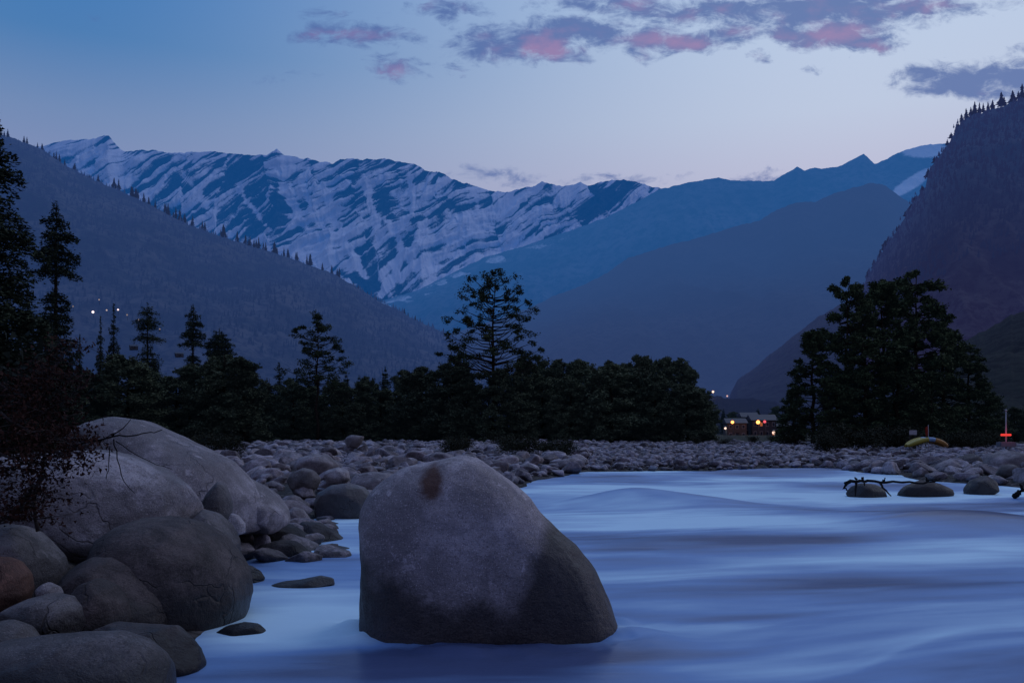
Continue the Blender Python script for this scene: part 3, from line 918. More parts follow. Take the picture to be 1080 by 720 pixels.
PR = {}
PR['deodar'] = tree_proto('deodar', *conifer_mesh(prof_deodar, 10, 2.3, 32, 12, 620, 0.1, droop=0.22, seed=1, trunk_r=0.022), 0.07, NEEDLE, 0.3)
PR['spire'] = tree_proto('spire', *conifer_mesh(prof_spire, 10, 1.8, 34, 11, 190, 0.1, droop=0.2, seed=2), 0.10, NEEDLE, 0.45)
PR['spire2'] = tree_proto('spire2', *conifer_mesh(lambda t: min(1, (1 - t) * 2.2) ** 0.8 * (0.8 + .2 * math.sin(t * 55 + 2)) * 0.8, 10, 1.5, 36, 11, 190, 0.1, droop=0.2, seed=3), 0.10, NEEDLE, 0.45)
PR['neck'] = tree_proto('neck', *conifer_mesh(prof_neck, 10, 1.75, 40, 12, 230, 0.1, droop=0.10, seed=4), 0.085, NEEDLE, 0.3)
PR['tuft'] = tree_proto('tuft', *conifer_mesh(prof_tuft, 10, 2.0, 40, 12, 220, 0.1, droop=0.05, seed=5, asc=0.12), 0.095, NEEDLE, 0.4)
PR['tier'] = tree_proto('tier', *conifer_mesh(prof_tier, 10, 2.1, 34, 12, 230, 0.1, droop=0.10, seed=6), 0.085, NEEDLE, 0.25)


def crown_pts(seed, n_, prof, zlo, zhi, R, cr0, cr1, hollow=0.3):
    r = np.random.default_rng(seed)
    out = []
    for i in range(n_):
        t = r.uniform(0, 1)
        a = r.uniform(0, 6.28)
        rad = prof(t) * R * (hollow + (1 - hollow) * r.random() ** 0.6)
        out.append((math.cos(a) * rad, math.sin(a) * rad, zlo + (zhi - zlo) * t, r.uniform(cr0, cr1) * (0.6 + 0.4 * prof(t))))
    return out


# tall open pine (middle of the photo): boughs in loose layers, sky between them
def open_pine():
    r = np.random.default_rng(21)
    cs = []
    for z, rad, k in [(9.75, .35, 2), (9.45, 1.0, 4), (9.0, 1.3, 5), (8.5, 1.7, 5), (7.9, 1.8, 6), (7.3, 2.2, 6), (6.8, 1.7, 5), (6.2, 2.5, 6), (5.7, 2.6, 7), (5.2, 2.8, 8), (4.8, 2.6, 7)]:
        a0 = r.uniform(0, 6.28)
        for i in range(k):
            a = a0 + 6.283 * i / k + r.normal(0, .25)
            for q in (1.0, 0.62):
                if q < 1 and r.random() < .4: continue
                rr = rad * q * r.uniform(.75, 1.12)
                cs.append((math.cos(a) * rr, math.sin(a) * rr, z + r.normal(0, .14) - 0.08 * rr * (q), r.uniform(.18, .42)))
    cs.append((0, 0, 9.95, .12))
    return cs


PR['openpine'] = tree_proto('openpine', *clump_mesh(open_pine(), 10, 150, 0.1, seed=22, trunk_r=0.012, sub=5), 0.075, PINE, 0.6)


def open_pine2():
    r = np.random.default_rng(31)
    cs = []
    for z, rad, k in [(9.8, .2, 3), (9.35, .8, 4), (8.9, 1.1, 5), (8.3, 1.3, 6), (7.7, 1.3, 6), (7.1, 1.5, 7), (6.5, 1.3, 6), (5.9, 1.75, 7), (5.3, 1.8, 7), (4.8, 1.5, 5)]:
        for i in range(k):
            a = 6.283 * i / k + r.normal(0, .4)
            rr = rad * r.uniform(.35, 1.15)
            cs.append((math.cos(a) * rr, math.sin(a) * rr, z + r.normal(0, .2), r.uniform(.24, .42)))
    return cs


PR['openpine2'] = tree_proto('openpine2', *clump_mesh(open_pine2(), 10, 150, 0.1, seed=32, trunk_r=0.010, sub=5), 0.085, PINE, 0.8)
for i in range(3):
    pr = [lambda t: math.sin(min(1, 0.25 + t * 0.9) * 2.7) ** 0.7 if t < .97 else .12, lambda t: (1 - t) ** 0.55 * 0.95 + .1, lambda t: 0.95 * math.cos(t * 1.35) ** 0.6 + .05][i]
    PR['dense%d' % i] = tree_proto('densepine%d' % i, *clump_mesh(crown_pts(40 + i, 95, pr, 0.7, 9.7, 1.9, .30, .52) + [(0, 0, 9.75, .20)], 10, 230, 0.1, seed=50 + i, trunk_r=0.015, sub=6), 0.115, PINE, 0.8)
    PR['row%d' % i] = tree_proto('rowtree%d' % i, *clump_mesh(crown_pts(60 + i, 110, pr, 0.4, 9.75, 2.3, .4, .72, .2), 10, 240, 0.1, seed=70 + i, sub=7), 0.15, BROAD, 0.9)

# --- individual trees
T = [
    ('deodar_tree', 'deodar', -10, 98, 34, 1.2, 'tallest dark deodar at the left edge with drooping tiered boughs', 'conifer'),
    ('deodar_tree', 'neck', 58, 213, 62, 0.95, 'conifer with tiered top, thin neck and dense lower cone beside the left edge deodar', 'conifer'),
    ('deodar_tree', 'spire', 29, 300, 58, 0.9, 'short spired conifer between the left edge deodar and the necked conifer', 'conifer'),
    ('deodar_tree', 'spire', 84, 352, 72, 0.9, 'low conifer just right of the necked conifer', 'conifer'),
    ('deodar_tree', 'spire', 106, 333, 85, 0.7, 'slender conifer tip directly below the brightest hillside lamp', 'conifer'),
    ('deodar_tree', 'spire', 120, 320, 84, 0.8, 'slim spire conifer rising in front of the hillside lamps', 'conifer'),
    ('deodar_tree', 'tier', 156, 320, 80, 1.0, 'conifer with broad flat tiers standing alone left of the double topped one', 'conifer'),
    ('deodar_tree', 'neck', 203, 321, 84, 0.95, 'conifer with a small umbrella of tiers above a narrow neck', 'conifer'),
    ('deodar_tree', 'tuft', 231, 346, 86, 0.95, 'conifer with one round tuft on a bare neck above its dense base', 'conifer'),
    ('pine_tree', 'openpine2', 335, 333, 88, 1.35, 'airy pine on a thin bare trunk standing alone above the forest row at left', 'pine'),
    ('pine_tree', 'openpine', 520, 286, 88, 1.2, 'tallest open crowned pine in the middle of the valley with sky showing through', 'pine'),
    ('pine_tree', 'dense0', 893, 289, 74, 1.0, 'left summit of the dark pine group on the right bank', 'pine'),
    ('pine_tree', 'dense1', 931, 293, 76, 1.2, 'middle pine of the tall dark group on the right bank', 'pine'),
    ('pine_tree', 'dense2', 966, 284, 78, 1.15, 'tallest and widest pine of the dark group on the right bank', 'pine'),
    ('pine_tree', 'dense1', 857, 346, 72, 1.35, 'shorter pine on the left flank of the right bank group', 'pine'),
    ('pine_tree', 'dense0', 994, 325, 80, 1.25, 'rounded pine on the right shoulder of the right bank group', 'pine'),
    ('pine_tree', 'dense2', 1022, 366, 80, 1.5, 'low broad tree at the right foot of the pine group', 'tree'),
    ('pine_tree', 'dense0', 1040, 402, 82, 1.4, 'smallest round tree at the right end of the pine group', 'tree'),
    ('pine_tree', 'dense1', 836, 408, 78, 1.5, 'small bushy tree at the left end of the pine group beside the village lamps', 'tree'),
    ('pine_tree', 'dense2', 912, 350, 70, 1.5, 'bushy lower pine in front of the right bank group', 'pine'),
    ('pine_tree', 'dense1', 946, 362, 70, 1.9, 'broad low pine behind the upturned yellow raft', 'pine'),
    ('pine_tree', 'dense0', 882, 392, 70, 1.7, 'low spreading pine at the left front of the right bank group', 'pine'),
    ('pine_tree', 'dense1', 982, 390, 72, 1.6, 'low spreading pine at the right front of the right bank group', 'pine'),
    ('leafy_tree', 'row0', 428, 391, 100, 0.85, 'round topped tree standing a little above the dark row left of the middle pine', 'tree'),
    ('leafy_tree', 'row0', 480, 376, 92, 1.15, 'broad dark tree at the left foot of the tall middle pine', 'tree'),
    ('leafy_tree', 'row2', 556, 374, 92, 0.9, 'broad dark tree at the right foot of the tall middle pine', 'tree'),
    ('leafy_tree', 'row1', 728, 386, 98, 0.85, 'last tall tree at the right end of the dark forest row', 'tree'),
    ('leafy_tree', 'row0', 746, 418, 100, 0.9, 'lowest tree where the dark row ends beside the village gap', 'tree'),
]
for (nm, pk, x, ty_, D, sx, lab, cat) in T:
    place_tree(nm, PR[pk], x, ty_, D, sx, label=lab, cat=cat)
# forest rows (look-alikes share a label and a group)
for i, x in enumerate(np.linspace(575, 715, 10)):
    place_tree('leafy_tree', PR['row%d' % (i % 2 * 2)], x + random.uniform(-5, 5), 376 + random.uniform(-4, 6) + (3 if i > 7 else 0), random.uniform(92, 104), random.uniform(.95, 1.2),
               label='dense dark tree in the even row right of the tall middle pine', group='dark forest row right of the middle pine')
for i, x in enumerate(np.linspace(448, 745, 13)):
    place_tree('leafy_tree', PR['row%d' % (i % 2 * 2)], x + random.uniform(-6, 6), 390 + random.uniform(-8, 10) + max(0, (x - 700) * .5), random.uniform(86, 90), random.uniform(1.4, 1.8),
               label='low dark tree in the front of the forest row behind the stones', group='low trees in front of the forest row')
for i, x in enumerate(np.linspace(240, 462, 17)):
    k = random.choice(['spire2', 'row0', 'row2', 'spire2', 'spire'])
    place_tree('forest_tree', PR[k], x + random.uniform(-5, 5), 393 + random.uniform(-12, 12), random.uniform(98, 118), random.uniform(1.3, 1.7) if k[0] == 's' else random.uniform(.9, 1.1),
               label='dim forest tree in the low row between the left conifers and the middle pine', group='low forest row left of the middle pine')
for i, x in enumerate(np.linspace(250, 455, 12)):
    place_tree('forest_tree', PR['row%d' % (i % 3)], x + random.uniform(-5, 5), 408 + random.uniform(-8, 8), random.uniform(90, 95), 1.5,
               label='low dim bushy tree at the front of the left forest row', group='front of the low left forest row')
for i, x in enumerate(np.linspace(-10, 252, 16)):
    place_tree('forest_tree', PR[['row1', 'spire2', 'row2'][i % 3]], x + random.uniform(-6, 6), 384 + random.uniform(-14, 12) - max(0, 60 - x) * .5, random.uniform(70, 84), random.uniform(1.4, 1.8),
               label='dark filler tree massed among the left conifers', group='dark trees massed on the left')
for i, x in enumerate(np.linspace(-20, 60, 5)):
    place_tree('forest_tree', PR['spire2' if i % 2 else 'spire'], x, 330 + 9 * i + random.uniform(-10, 10), 50, 1.6,
               label='dark conifer massed under the tall left edge deodar', group='conifers under the left edge deodar')
for i, x in enumerate(np.linspace(1050, 1110, 4)):
    place_tree('forest_tree', PR['row%d' % (i % 3)], x, 425 + random.uniform(-6, 8), 90, 1.6,
               label='low dark tree at the right edge behind the red lamp', group='trees behind the red lamp')
for i, x in enumerate(np.linspace(752, 842, 9)):
    place_tree('forest_tree', PR[['row1', 'spire2', 'row2'][i % 3]], x + random.uniform(-3, 3), 431 + random.uniform(-4, 6), random.uniform(300, 330), random.uniform(1.3, 1.9),
               label='small dark tree behind the village houses in the gap', group='trees behind the village')

# --- tree lines on the far ridges
def tiny(seed):
    r = np.random.default_rng(seed)
    V, Fc = [], []
    m = 0
    for k in range(7):
        z0 = 0.12 + 0.125 * k
        R = 0.17 * (1 - k / 7.6) * r.uniform(.8, 1.2)
        ang = np.linspace(0, 2 * np.pi, 8, endpoint=False) + r.uniform(0, 1)
        rad = R * r.uniform(.6, 1.25, 8)
        V += [(math.cos(a) * q, math.sin(a) * q, z0 + r.normal(0, .012)) for a, q in zip(ang, rad)] + [(0, 0, z0 + 0.19)]
        Fc += [(m + i, m + (i + 1) % 8, m + 8) for i in range(8)]
        m += 9
    V += [(.02, 0, -.1), (-.01, .02, -.1), (-.01, -.02, -.1), (0, 0, .3)]
    Fc += [(m, m + 1, m + 3), (m + 1, m + 2, m + 3), (m + 2, m, m + 3)]
    return np.array(V), np.array(Fc)


TINY = [tiny(s) for s in range(6)]
tiny_me = [mk_mesh('ridge_conifer', v_, f_, FAR_TREE, smooth=False) for v_, f_ in TINY]
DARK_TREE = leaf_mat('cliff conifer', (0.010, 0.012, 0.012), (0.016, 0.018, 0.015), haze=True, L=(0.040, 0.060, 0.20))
tiny_dk = [mk_mesh('cliff_conifer', v_, f_, DARK_TREE, smooth=False) for v_, f_ in TINY]


def ridge_tree(L, x, hpx, label, group, protos, name, wide_=1.0):
    i = int(np.clip(np.searchsorted(L['xs'], x), 0, len(L['xs']) - 1))
    D = L['Dr'][i]
    h = hpx / F * D
    o = link(name, random.choice(protos), loc=P(x, L['yr'][i] + 1.0, D), label=label, cat='conifer', group=group)
    s = h * wide_
    o.scale = (s * random.uniform(1.0, 1.5), s, h)
    o.rotation_euler = (0, 0, random.uniform(0, 6))
    return o


rx = []
for (a, b_, m, lo, hi) in [(-5, 60, 12, 4, 7), (62, 100, 7, 3, 7), (100, 150, 12, 4, 9), (150, 220, 17, 5, 9), (232, 296, 18, 5, 10), (296, 362, 13, 4, 9), (366, 480, 16, 2, 5)]:
    for i in range(m):
        rx.append((random.uniform(a, b_), random.uniform(lo, hi) * 1.45))
for x, h in rx:
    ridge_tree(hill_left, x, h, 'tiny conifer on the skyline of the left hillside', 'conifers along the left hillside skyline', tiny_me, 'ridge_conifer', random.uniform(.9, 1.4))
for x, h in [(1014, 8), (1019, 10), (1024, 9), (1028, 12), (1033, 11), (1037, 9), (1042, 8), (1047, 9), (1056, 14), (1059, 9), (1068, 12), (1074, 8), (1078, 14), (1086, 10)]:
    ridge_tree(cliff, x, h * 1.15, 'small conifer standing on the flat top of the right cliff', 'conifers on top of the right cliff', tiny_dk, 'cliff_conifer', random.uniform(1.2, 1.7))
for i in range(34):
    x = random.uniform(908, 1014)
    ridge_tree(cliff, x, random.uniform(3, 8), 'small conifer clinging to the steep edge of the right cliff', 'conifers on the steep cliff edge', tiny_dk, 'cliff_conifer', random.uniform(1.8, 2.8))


def forest_stuff(name, L, m, hlo, hhi, mat, label, seed, wide=1.3):
    r = np.random.default_rng(seed)
    msk = (L['V'] > 0.01) & (L['V'] < 0.75)
    idx = np.argwhere(msk)
    idx = idx[r.choice(len(idx), m)]
    VV, FF, o = [], [], 0
    for (a, b_) in idx:
        v_, f_ = TINY[r.integers(6)]
        h = r.uniform(hlo, hhi)
        q = v_ * np.array([h * wide, h * wide, h])
        an = r.uniform(0, 6.28)
        c_, s_ = math.cos(an), math.sin(an)
        q = np.stack([q[:, 0] * c_ - q[:, 1] * s_, q[:, 0] * s_ + q[:, 1] * c_, q[:, 2]], 1)
        VV.append(q + np.array([L['X'][a, b_] + r.normal(0, 3), L['Y'][a, b_], L['Z'][a, b_] - 1]))
        FF.append(f_ + o); o += len(v_)
    link(name, mk_mesh(name, np.concatenate(VV), np.concatenate(FF), mat, smooth=False), label=label, cat='forest', kind='stuff')


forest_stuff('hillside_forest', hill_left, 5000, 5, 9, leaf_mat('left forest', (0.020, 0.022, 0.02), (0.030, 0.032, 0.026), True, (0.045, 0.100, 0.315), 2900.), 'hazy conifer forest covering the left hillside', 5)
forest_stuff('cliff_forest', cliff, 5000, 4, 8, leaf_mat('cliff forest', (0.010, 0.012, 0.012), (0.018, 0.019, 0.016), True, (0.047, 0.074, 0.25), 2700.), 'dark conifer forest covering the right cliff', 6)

# ------------------------------------------------------------------ boulders
_ico = {}


def ico(sub):
    if sub not in _ico:
        bm = bmesh.new()
        bmesh.ops.create_icosphere(bm, subdivisions=sub, radius=1.0)
        V = np.array([v.co[:] for v in bm.verts]); Fc = np.array([[v.index for v in f.verts] for f in bm.faces])
        bm.free()
        _ico[sub] = (V, Fc)
    return _ico[sub]


def silhouette_boulder(name, label, pts, D, depth, mat, cat='boulder', seed=0, sub=5, rough=1.0, group=None, smooth_deg=5, lean=0.0, boxy=0.82):
    pts = np.array(pts, float)
    c = (pts.max(0) + pts.min(0)) / 2
    # centroid inside the outline
    c = pts.mean(0) * 0.4 + c * 0.6
    X = (pts[:, 0] - c[0]) / F * D
    Z = -(pts[:, 1] - c[1]) / F * D
    th = np.arctan2(Z, X)
    o = np.argsort(th)
    th, X, Z = th[o], X[o], Z[o]
    # resample the closed outline densely then read the radius by angle
    PX, PZ = np.append(X, X[0]), np.append(Z, Z[0])
    tt = np.linspace(0, len(X), 1440, endpoint=False)
    ii = np.arange(len(X) + 1)
    ex, ez = np.interp(tt, ii, PX), np.interp(tt, ii, PZ)
    ea = np.arctan2(ez, ex); er = np.hypot(ex, ez)
    oo = np.argsort(ea)
    grid = np.linspace(-np.pi, np.pi, 721)[:-1]
    R = np.interp(grid, ea[oo], er[oo], period=2 * np.pi)
    kz = int(smooth_deg * 2)
    ker = np.hanning(2 * kz + 3); ker /= ker.sum()
    R = np.convolve(np.concatenate([R[-kz - 1:], R, R[:kz + 1]]), ker, 'valid')
    V, Fc = ico(sub)
    rho = np.hypot(V[:, 0], V[:, 2])
    a = np.arctan2(V[:, 2], V[:, 0])
    Rv = np.interp(a, np.append(grid, np.pi), np.append(R, R[0]))
    rs = rho ** boxy
    size = R.mean()
    W = np.stack([np.cos(a) * Rv * rs, np.sign(V[:, 1]) * np.abs(V[:, 1]) ** 0.9 * depth, np.sin(a) * Rv * rs], 1)
    W[:, 0] += lean * W[:, 1]
    nl = fbm(V[:, 0] * 1.4 + seed * 7.1, V[:, 1] * 1.4, V[:, 2] * 1.4 + seed, 3)
    nm = fbm(V[:, 0] * 4 + seed * 3.1, V[:, 1] * 4, V[:, 2] * 4, 4, 0.55)
    ridg = -np.abs(fbm(V[:, 0] * 2.2 + seed, V[:, 1] * 2.2 + 4, V[:, 2] * 2.2, 3))
    k = 1 + rough * (0.045 * nl * (1 - 0.4 * rho) + 0.022 * nm + 0.05 * (ridg + 0.25) * (1 - 0.5 * rho))
    W *= k[:, None]
    W[:, 1] += rough * 0.10 * size * nl * (1 - rho * .5)
    rr = np.random.default_rng(seed + 900)
    for q in range(0 if mat is STONE_HERO else 11):
        d = rr.normal(size=3); d[1] = -abs(d[1]) * 0.9 - 0.25 if q % 3 else abs(d[1]); d[0] *= 0.3 if mat is STONE_HERO else 1.0; d /= np.linalg.norm(d)
        h = W @ d
        kk = h.max() * rr.uniform(0.80, 0.93)
        W -= np.outer(np.maximum(h - kk, 0) * 0.85 * min(1.0, rough * 1.4), d)
    W *= (1 + 0.010 * rough * fbm(V[:, 0] * 9 + seed, V[:, 1] * 9, V[:, 2] * 9, 4, 0.6))[:, None]
    me = mk_mesh(name, W, Fc, mat)
    return link(name, me, loc=P(c[0], c[1], D), label=label, cat=cat, group=group)


B = [
    # name, label, outline, distance, half depth, material
    ('boulder', 'big speckled boulder standing alone in the river with a rust stain near its top',
     [(379, 557), (382, 537), (390, 520), (406, 506), (427, 493), (450, 487), (470, 483), (487, 481), (501, 483), (518, 492), (540, 508), (559, 524), (571, 541), (589, 558), (607, 574), (627, 601), (641, 632), (654, 668), (655, 740), (520, 765), (384, 740), (379, 690), (381, 640), (382, 600), (380, 570)], 6.62, 0.45, STONE_HERO, 3, 6, 0.55, 3),
    ('boulder', 'long pale whale backed boulder at the rear of the left bank',
     [(70, 470), (82, 455), (97, 446), (120, 440), (148, 443), (172, 454), (198, 466), (222, 477), (243, 487), (258, 505), (272, 523), (284, 545), (276, 560), (230, 566), (170, 560), (110, 540), (75, 510)], 10.6, 1.0, STONE_PALE, 4, 5, 0.5, 4),
    ('boulder', 'pale sloping boulder at the right end of the whale backed boulder',
     [(240, 500), (256, 503), (274, 512), (290, 524), (301, 538), (304, 552), (290, 562), (262, 562), (240, 550), (232, 525)], 11.0, 0.6, STONE_PALE, 5, 5, 0.6, 4),
    ('boulder', 'largest pale flat topped boulder behind the dry brown shrub',
     [(-70, 505), (-20, 487), (20, 478), (60, 476), (100, 475), (132, 478), (158, 484), (182, 495), (197, 508), (205, 527), (207, 548), (208, 572), (190, 600), (120, 606), (60, 600), (0, 590), (-60, 570)], 8.3, 0.85, STONE_PALE_WET, 6, 6, 0.6, 3),
    ('boulder', 'huge dark brown boulder at the water edge below the pale boulders',
     [(98, 590), (110, 567), (130, 553), (152, 546), (178, 545), (204, 551), (228, 566), (246, 586), (256, 606), (260, 630), (256, 650), (250, 668), (200, 690), (140, 690), (105, 660), (95, 625)], 7.1, 0.75, STONE_DARK, 7, 6, 0.5, 3),
    ('boulder', 'sloping grey boulder squeezed behind the huge dark brown boulder',
     [(190, 570), (198, 552), (212, 537), (226, 541), (240, 554), (249, 572), (249, 592), (235, 606), (200, 606)], 8.4, 0.4, STONE_MID, 8, 5, 0.7, 3),
    ('boulder', 'upright pointed stone leaning between the pale boulders',
     [(213, 545), (215, 530), (221, 517), (229, 507), (236, 511), (242, 524), (244, 540), (243, 558), (228, 568), (215, 562)], 9.3, 0.25, STONE_MID, 9, 5, 0.6, 2),
    ('boulder', 'small bright stone tucked below the upright pointed stone',
     [(241, 552), (244, 541), (250, 543), (258, 552), (258, 562), (248, 568), (240, 562)], 8.9, 0.14, STONE_PALE, 10, 4, 0.8, 3),
    ('boulder', 'brownish stone wedged against the top of the dark brown boulder',
     [(200, 545), (205, 537), (214, 536), (221, 542), (222, 552), (212, 558), (202, 554)], 8.9, 0.14, STONE_RED, 11, 4, 0.8, 3),
    ('boulder', 'rounded grey boulder at the left edge below the brown shrub',
     [(-45, 580), (-25, 560), (0, 553), (22, 556), (42, 566), (56, 584), (63, 605), (61, 628), (40, 648), (-10, 650), (-45, 625)], 6.6, 0.45, STONE_MID, 12, 5, 0.6, 3),
    ('boulder', 'smooth reddish boulder cut by the left edge of the photo',
     [(-50, 610), (-30, 590), (-5, 585), (13, 592), (24, 607), (27, 625), (20, 645), (0, 660), (-35, 660), (-50, 640)], 6.0, 0.3, STONE_RED, 13, 5, 0.4, 3),
    ('boulder', 'dark dome shaped boulder left of the huge dark brown one',
     [(60, 640), (63, 612), (75, 597), (95, 588), (122, 586), (146, 595), (164, 612), (176, 633), (181, 655), (165, 680), (110, 690), (70, 680)], 6.5, 0.45, STONE_DARK, 14, 5, 0.5, 3),
    ('boulder', 'small dark egg shaped boulder in front of the dome shaped one',
     [(72, 645), (76, 628), (86, 615), (101, 610), (118, 618), (129, 636), (133, 656), (124, 674), (95, 680), (76, 668)], 6.0, 0.26, STONE_DARK, 15, 5, 0.5, 3),
    ('boulder', 'pale lined oval boulder in the lower left pile',
     [(-2, 650), (10, 640), (30, 631), (52, 626), (70, 630), (82, 641), (87, 656), (82, 670), (55, 680), (22, 676), (2, 666)], 5.7, 0.26, STONE_MID, 16, 5, 0.6, 3),
    ('boulder', 'small pale stone resting on the lined oval boulder',
     [(38, 626), (41, 617), (50, 613), (60, 618), (66, 627), (55, 636), (42, 634)], 5.95, 0.10, STONE_PALE, 17, 4, 0.8, 3),
    ('boulder', 'pale rounded boulder cut by the left edge near the bottom corner',
     [(-30, 670), (-10, 656), (8, 654), (25, 662), (36, 676), (36, 695), (10, 712), (-28, 700)], 5.2, 0.22, STONE_MID, 18, 5, 0.5, 3),
    ('boulder', 'broad grey boulder filling the bottom left corner',
     [(-60, 710), (-30, 688), (0, 677), (38, 672), (80, 668), (120, 668), (148, 677), (168, 692), (183, 712), (195, 745), (160, 800), (60, 830), (-50, 800)], 4.75, 0.4, STONE_MID, 19, 6, 0.5, 3),
    ('boulder', 'low wedge shaped wet boulder at the water edge behind the corner boulder',
     [(88, 680), (96, 665), (118, 657), (150, 660), (182, 661), (198, 674), (209, 688), (215, 705), (190, 722), (140, 724), (100, 710)], 5.6, 0.28, STONE_DARK, 20, 5, 0.7, 2),
    ('boulder', 'low black stone awash right of the huge dark brown boulder',
     [(225, 668), (238, 660), (256, 656), (272, 658), (282, 668), (275, 684), (240, 688)], 6.6, 0.15, STONE_WET, 21, 4, 0.8, 3),
    ('boulder', 'small dark stone in the shallows beside the dark brown boulder',
     [(244, 604), (250, 597), (262, 596), (273, 602), (279, 611), (270, 620), (250, 620)], 9.0, 0.18, STONE_WET, 22, 4, 0.8, 3),
    ('boulder', 'long low wet black boulder at the head of the left inlet',
     [(246, 572), (254, 557), (272, 551), (295, 550), (312, 556), (326, 566), (332, 578), (310, 588), (265, 590), (248, 584)], 11.6, 0.4, STONE_WET, 23, 5, 0.7, 3),
    ('boulder', 'flat dark stone lying in front of the long wet black boulder',
     [(266, 586), (275, 574), (296, 569), (316, 571), (326, 580), (332, 592), (300, 600), (272, 598)], 10.8, 0.3, STONE_WET, 24, 5, 0.7, 3),
    ('boulder', 'dark sharp edged stone at the right of the wet black boulder',
     [(306, 562), (318, 550), (336, 551), (352, 560), (364, 570), (368, 580), (340, 586), (312, 580)], 12.2, 0.35, STONE_WET, 25, 5, 0.9, 2),
    ('boulder', 'thin slab stone washed by the inlet water left of the big river boulder',
     [(318, 583), (330, 576), (352, 575), (372, 579), (381, 586), (360, 594), (328, 594)], 11.3, 0.3, STONE_WET, 26, 4, 0.8, 2),
    ('boulder', 'flat lone stone with a pale tip in the water left of the big boulder',
     [(278, 619), (295, 614), (318, 611), (338, 607), (351, 610), (353, 618), (335, 630), (295, 630)], 8.8, 0.2, STONE_MID, 27, 5, 0.8, 2),
    ('boulder', 'rounded two toned boulder on the shore behind the inlet',
     [(332, 530), (336, 519), (350, 511), (368, 509), (384, 514), (392, 523), (391, 538), (375, 550), (345, 550), (333, 544)], 15.6, 0.45, STONE_PALE_WET, 28, 5, 0.7, 3),
    ('boulder', 'pale pointed stone at the left side of the inlet',
     [(302, 540), (310, 534), (319, 537), (327, 547), (326, 558), (308, 560), (300, 552)], 13.2, 0.2, STONE_PALE, 29, 4, 0.9, 2),
    ('boulder', 'bright rounded boulder behind the two toned one',
     [(341, 502), (345, 495), (357, 492), (368, 496), (370, 505), (362, 512), (346, 511)], 19.0, 0.35, STONE_PALE, 30, 4, 0.7, 3),
    ('boulder', 'domed grey boulder left of the bright rounded one',
     [(303, 507), (308, 498), (320, 493), (332, 496), (338, 505), (334, 516), (308, 517)], 18.0, 0.4, STONE_MID, 31, 4, 0.7, 3),
    ('boulder', 'pale slanted boulder touching the left side of the big river boulder in view',
     [(368, 510), (375, 500), (392, 497), (415, 499), (430, 508), (425, 522), (385, 524)], 18.6, 0.5, STONE_PALE, 32, 4, 0.7, 3),
    ('boulder', 'widest low boulder in the middle of the stone field',
     [(308, 492), (316, 482), (333, 478), (350, 482), (360, 492), (350, 501), (316, 501)], 24.0, 0.6, STONE_PALE, 33, 4, 0.7, 3),
    ('boulder', 'flat topped pale block perched highest at the back of the stone field',
     [(363, 466), (365, 459), (376, 458), (384, 460), (382, 467), (376, 473), (366, 472)], 44.0, 0.5, STONE_PALE, 34, 4, 1.0, 1),
    # right bank
    ('boulder', 'purplish boulder in the far river under the driftwood log',
     [(893, 520), (899, 513), (908, 509), (922, 510), (932, 515), (938, 523), (920, 534), (900, 534)], 20.6, 0.35, STONE_MID, 35, 4, 0.8, 3),
    ('boulder', 'dark low boulder at the right end of the driftwood log',
     [(945, 522), (956, 512), (972, 506), (988, 509), (1003, 515), (1010, 524), (980, 534), (952, 533)], 20.6, 0.4, STONE_DARK, 36, 4, 0.8, 3),
    ('boulder', 'dark rounded boulder high on the right bank',
     [(1008, 490), (1014, 481), (1026, 478), (1036, 484), (1038, 493), (1025, 500), (1010, 498)], 32.0, 0.5, STONE_MID, 37, 4, 0.8, 3),
    ('boulder', 'pale boulder with a dark underside on the right bank',
     [(982, 497), (990, 489), (1002, 484), (1012, 489), (1014, 499), (1000, 506), (985, 504)], 30.0, 0.45, STONE_PALE, 38, 4, 0.8, 3),
    ('boulder', 'biggest pale boulder at the right edge of the far bank',
     [(1036, 492), (1044, 480), (1062, 475), (1085, 478), (1098, 488), (1095, 502), (1060, 506), (1040, 502)], 29.0, 0.7, STONE_PALE, 39, 4, 0.7, 3),
    ('boulder', 'rounded boulder leaning against the biggest pale one on the right bank',
     [(1050, 499), (1056, 490), (1068, 489), (1076, 496), (1078, 506), (1064, 511), (1052, 508)], 26.0, 0.35, STONE_MID, 40, 4, 0.8, 3),
    ('boulder', 'wet angular boulder at the edge of the right bank water',
     [(1018, 516), (1026, 506), (1040, 501), (1050, 508), (1052, 518), (1035, 528), (1020, 527)], 21.3, 0.35, STONE_MID, 41, 4, 1.1, 2),
    ('boulder', 'smooth dark boulder just breaking the rapids at the right',
     [(985, 556), (1000, 545), (1018, 541), (1040, 542), (1058, 550), (1070, 562), (1040, 572), (1000, 572)], 14.6, 0.55, STONE_WET, 42, 5, 0.4, 4),
]
for (nm, lab, pts, D, dep, mat, sd_, sub, rg, sm) in B:
    silhouette_boulder(nm, lab, pts, D, dep, mat, seed=sd_, sub=sub, rough=rg, smooth_deg=max(1, sm - 1), boxy=0.5 if mat is STONE_HERO else 0.8)

# --- river stones: prototypes
def stone_proto(sub, seed):
    r = np.random.default_rng(seed)
    V, Fc = ico(sub)
    W = V.copy()
    W = np.sign(W) * np.abs(W) ** r.uniform(0.78, 1.0)
    for q in range(r.integers(6, 12)):            # worn facets
        d = r.normal(size=3); d /= np.linalg.norm(d)
        k = r.uniform(0.52, 0.82)
        h = W @ d
        W -= np.outer(np.maximum(h - k, 0) * 0.93, d)
    W *= (1 + 0.16 * fbm(V[:, 0] * 1.2 + seed, V[:, 1] * 1.2, V[:, 2] * 1.2, 3) + 0.03 * fbm(V[:, 0] * 5, V[:, 1] * 5 + seed, V[:, 2] * 5, 3))[:, None]
    W *= np.array([1.0, r.uniform(.65, .95), r.uniform(.5, .78)])
    return W, Fc


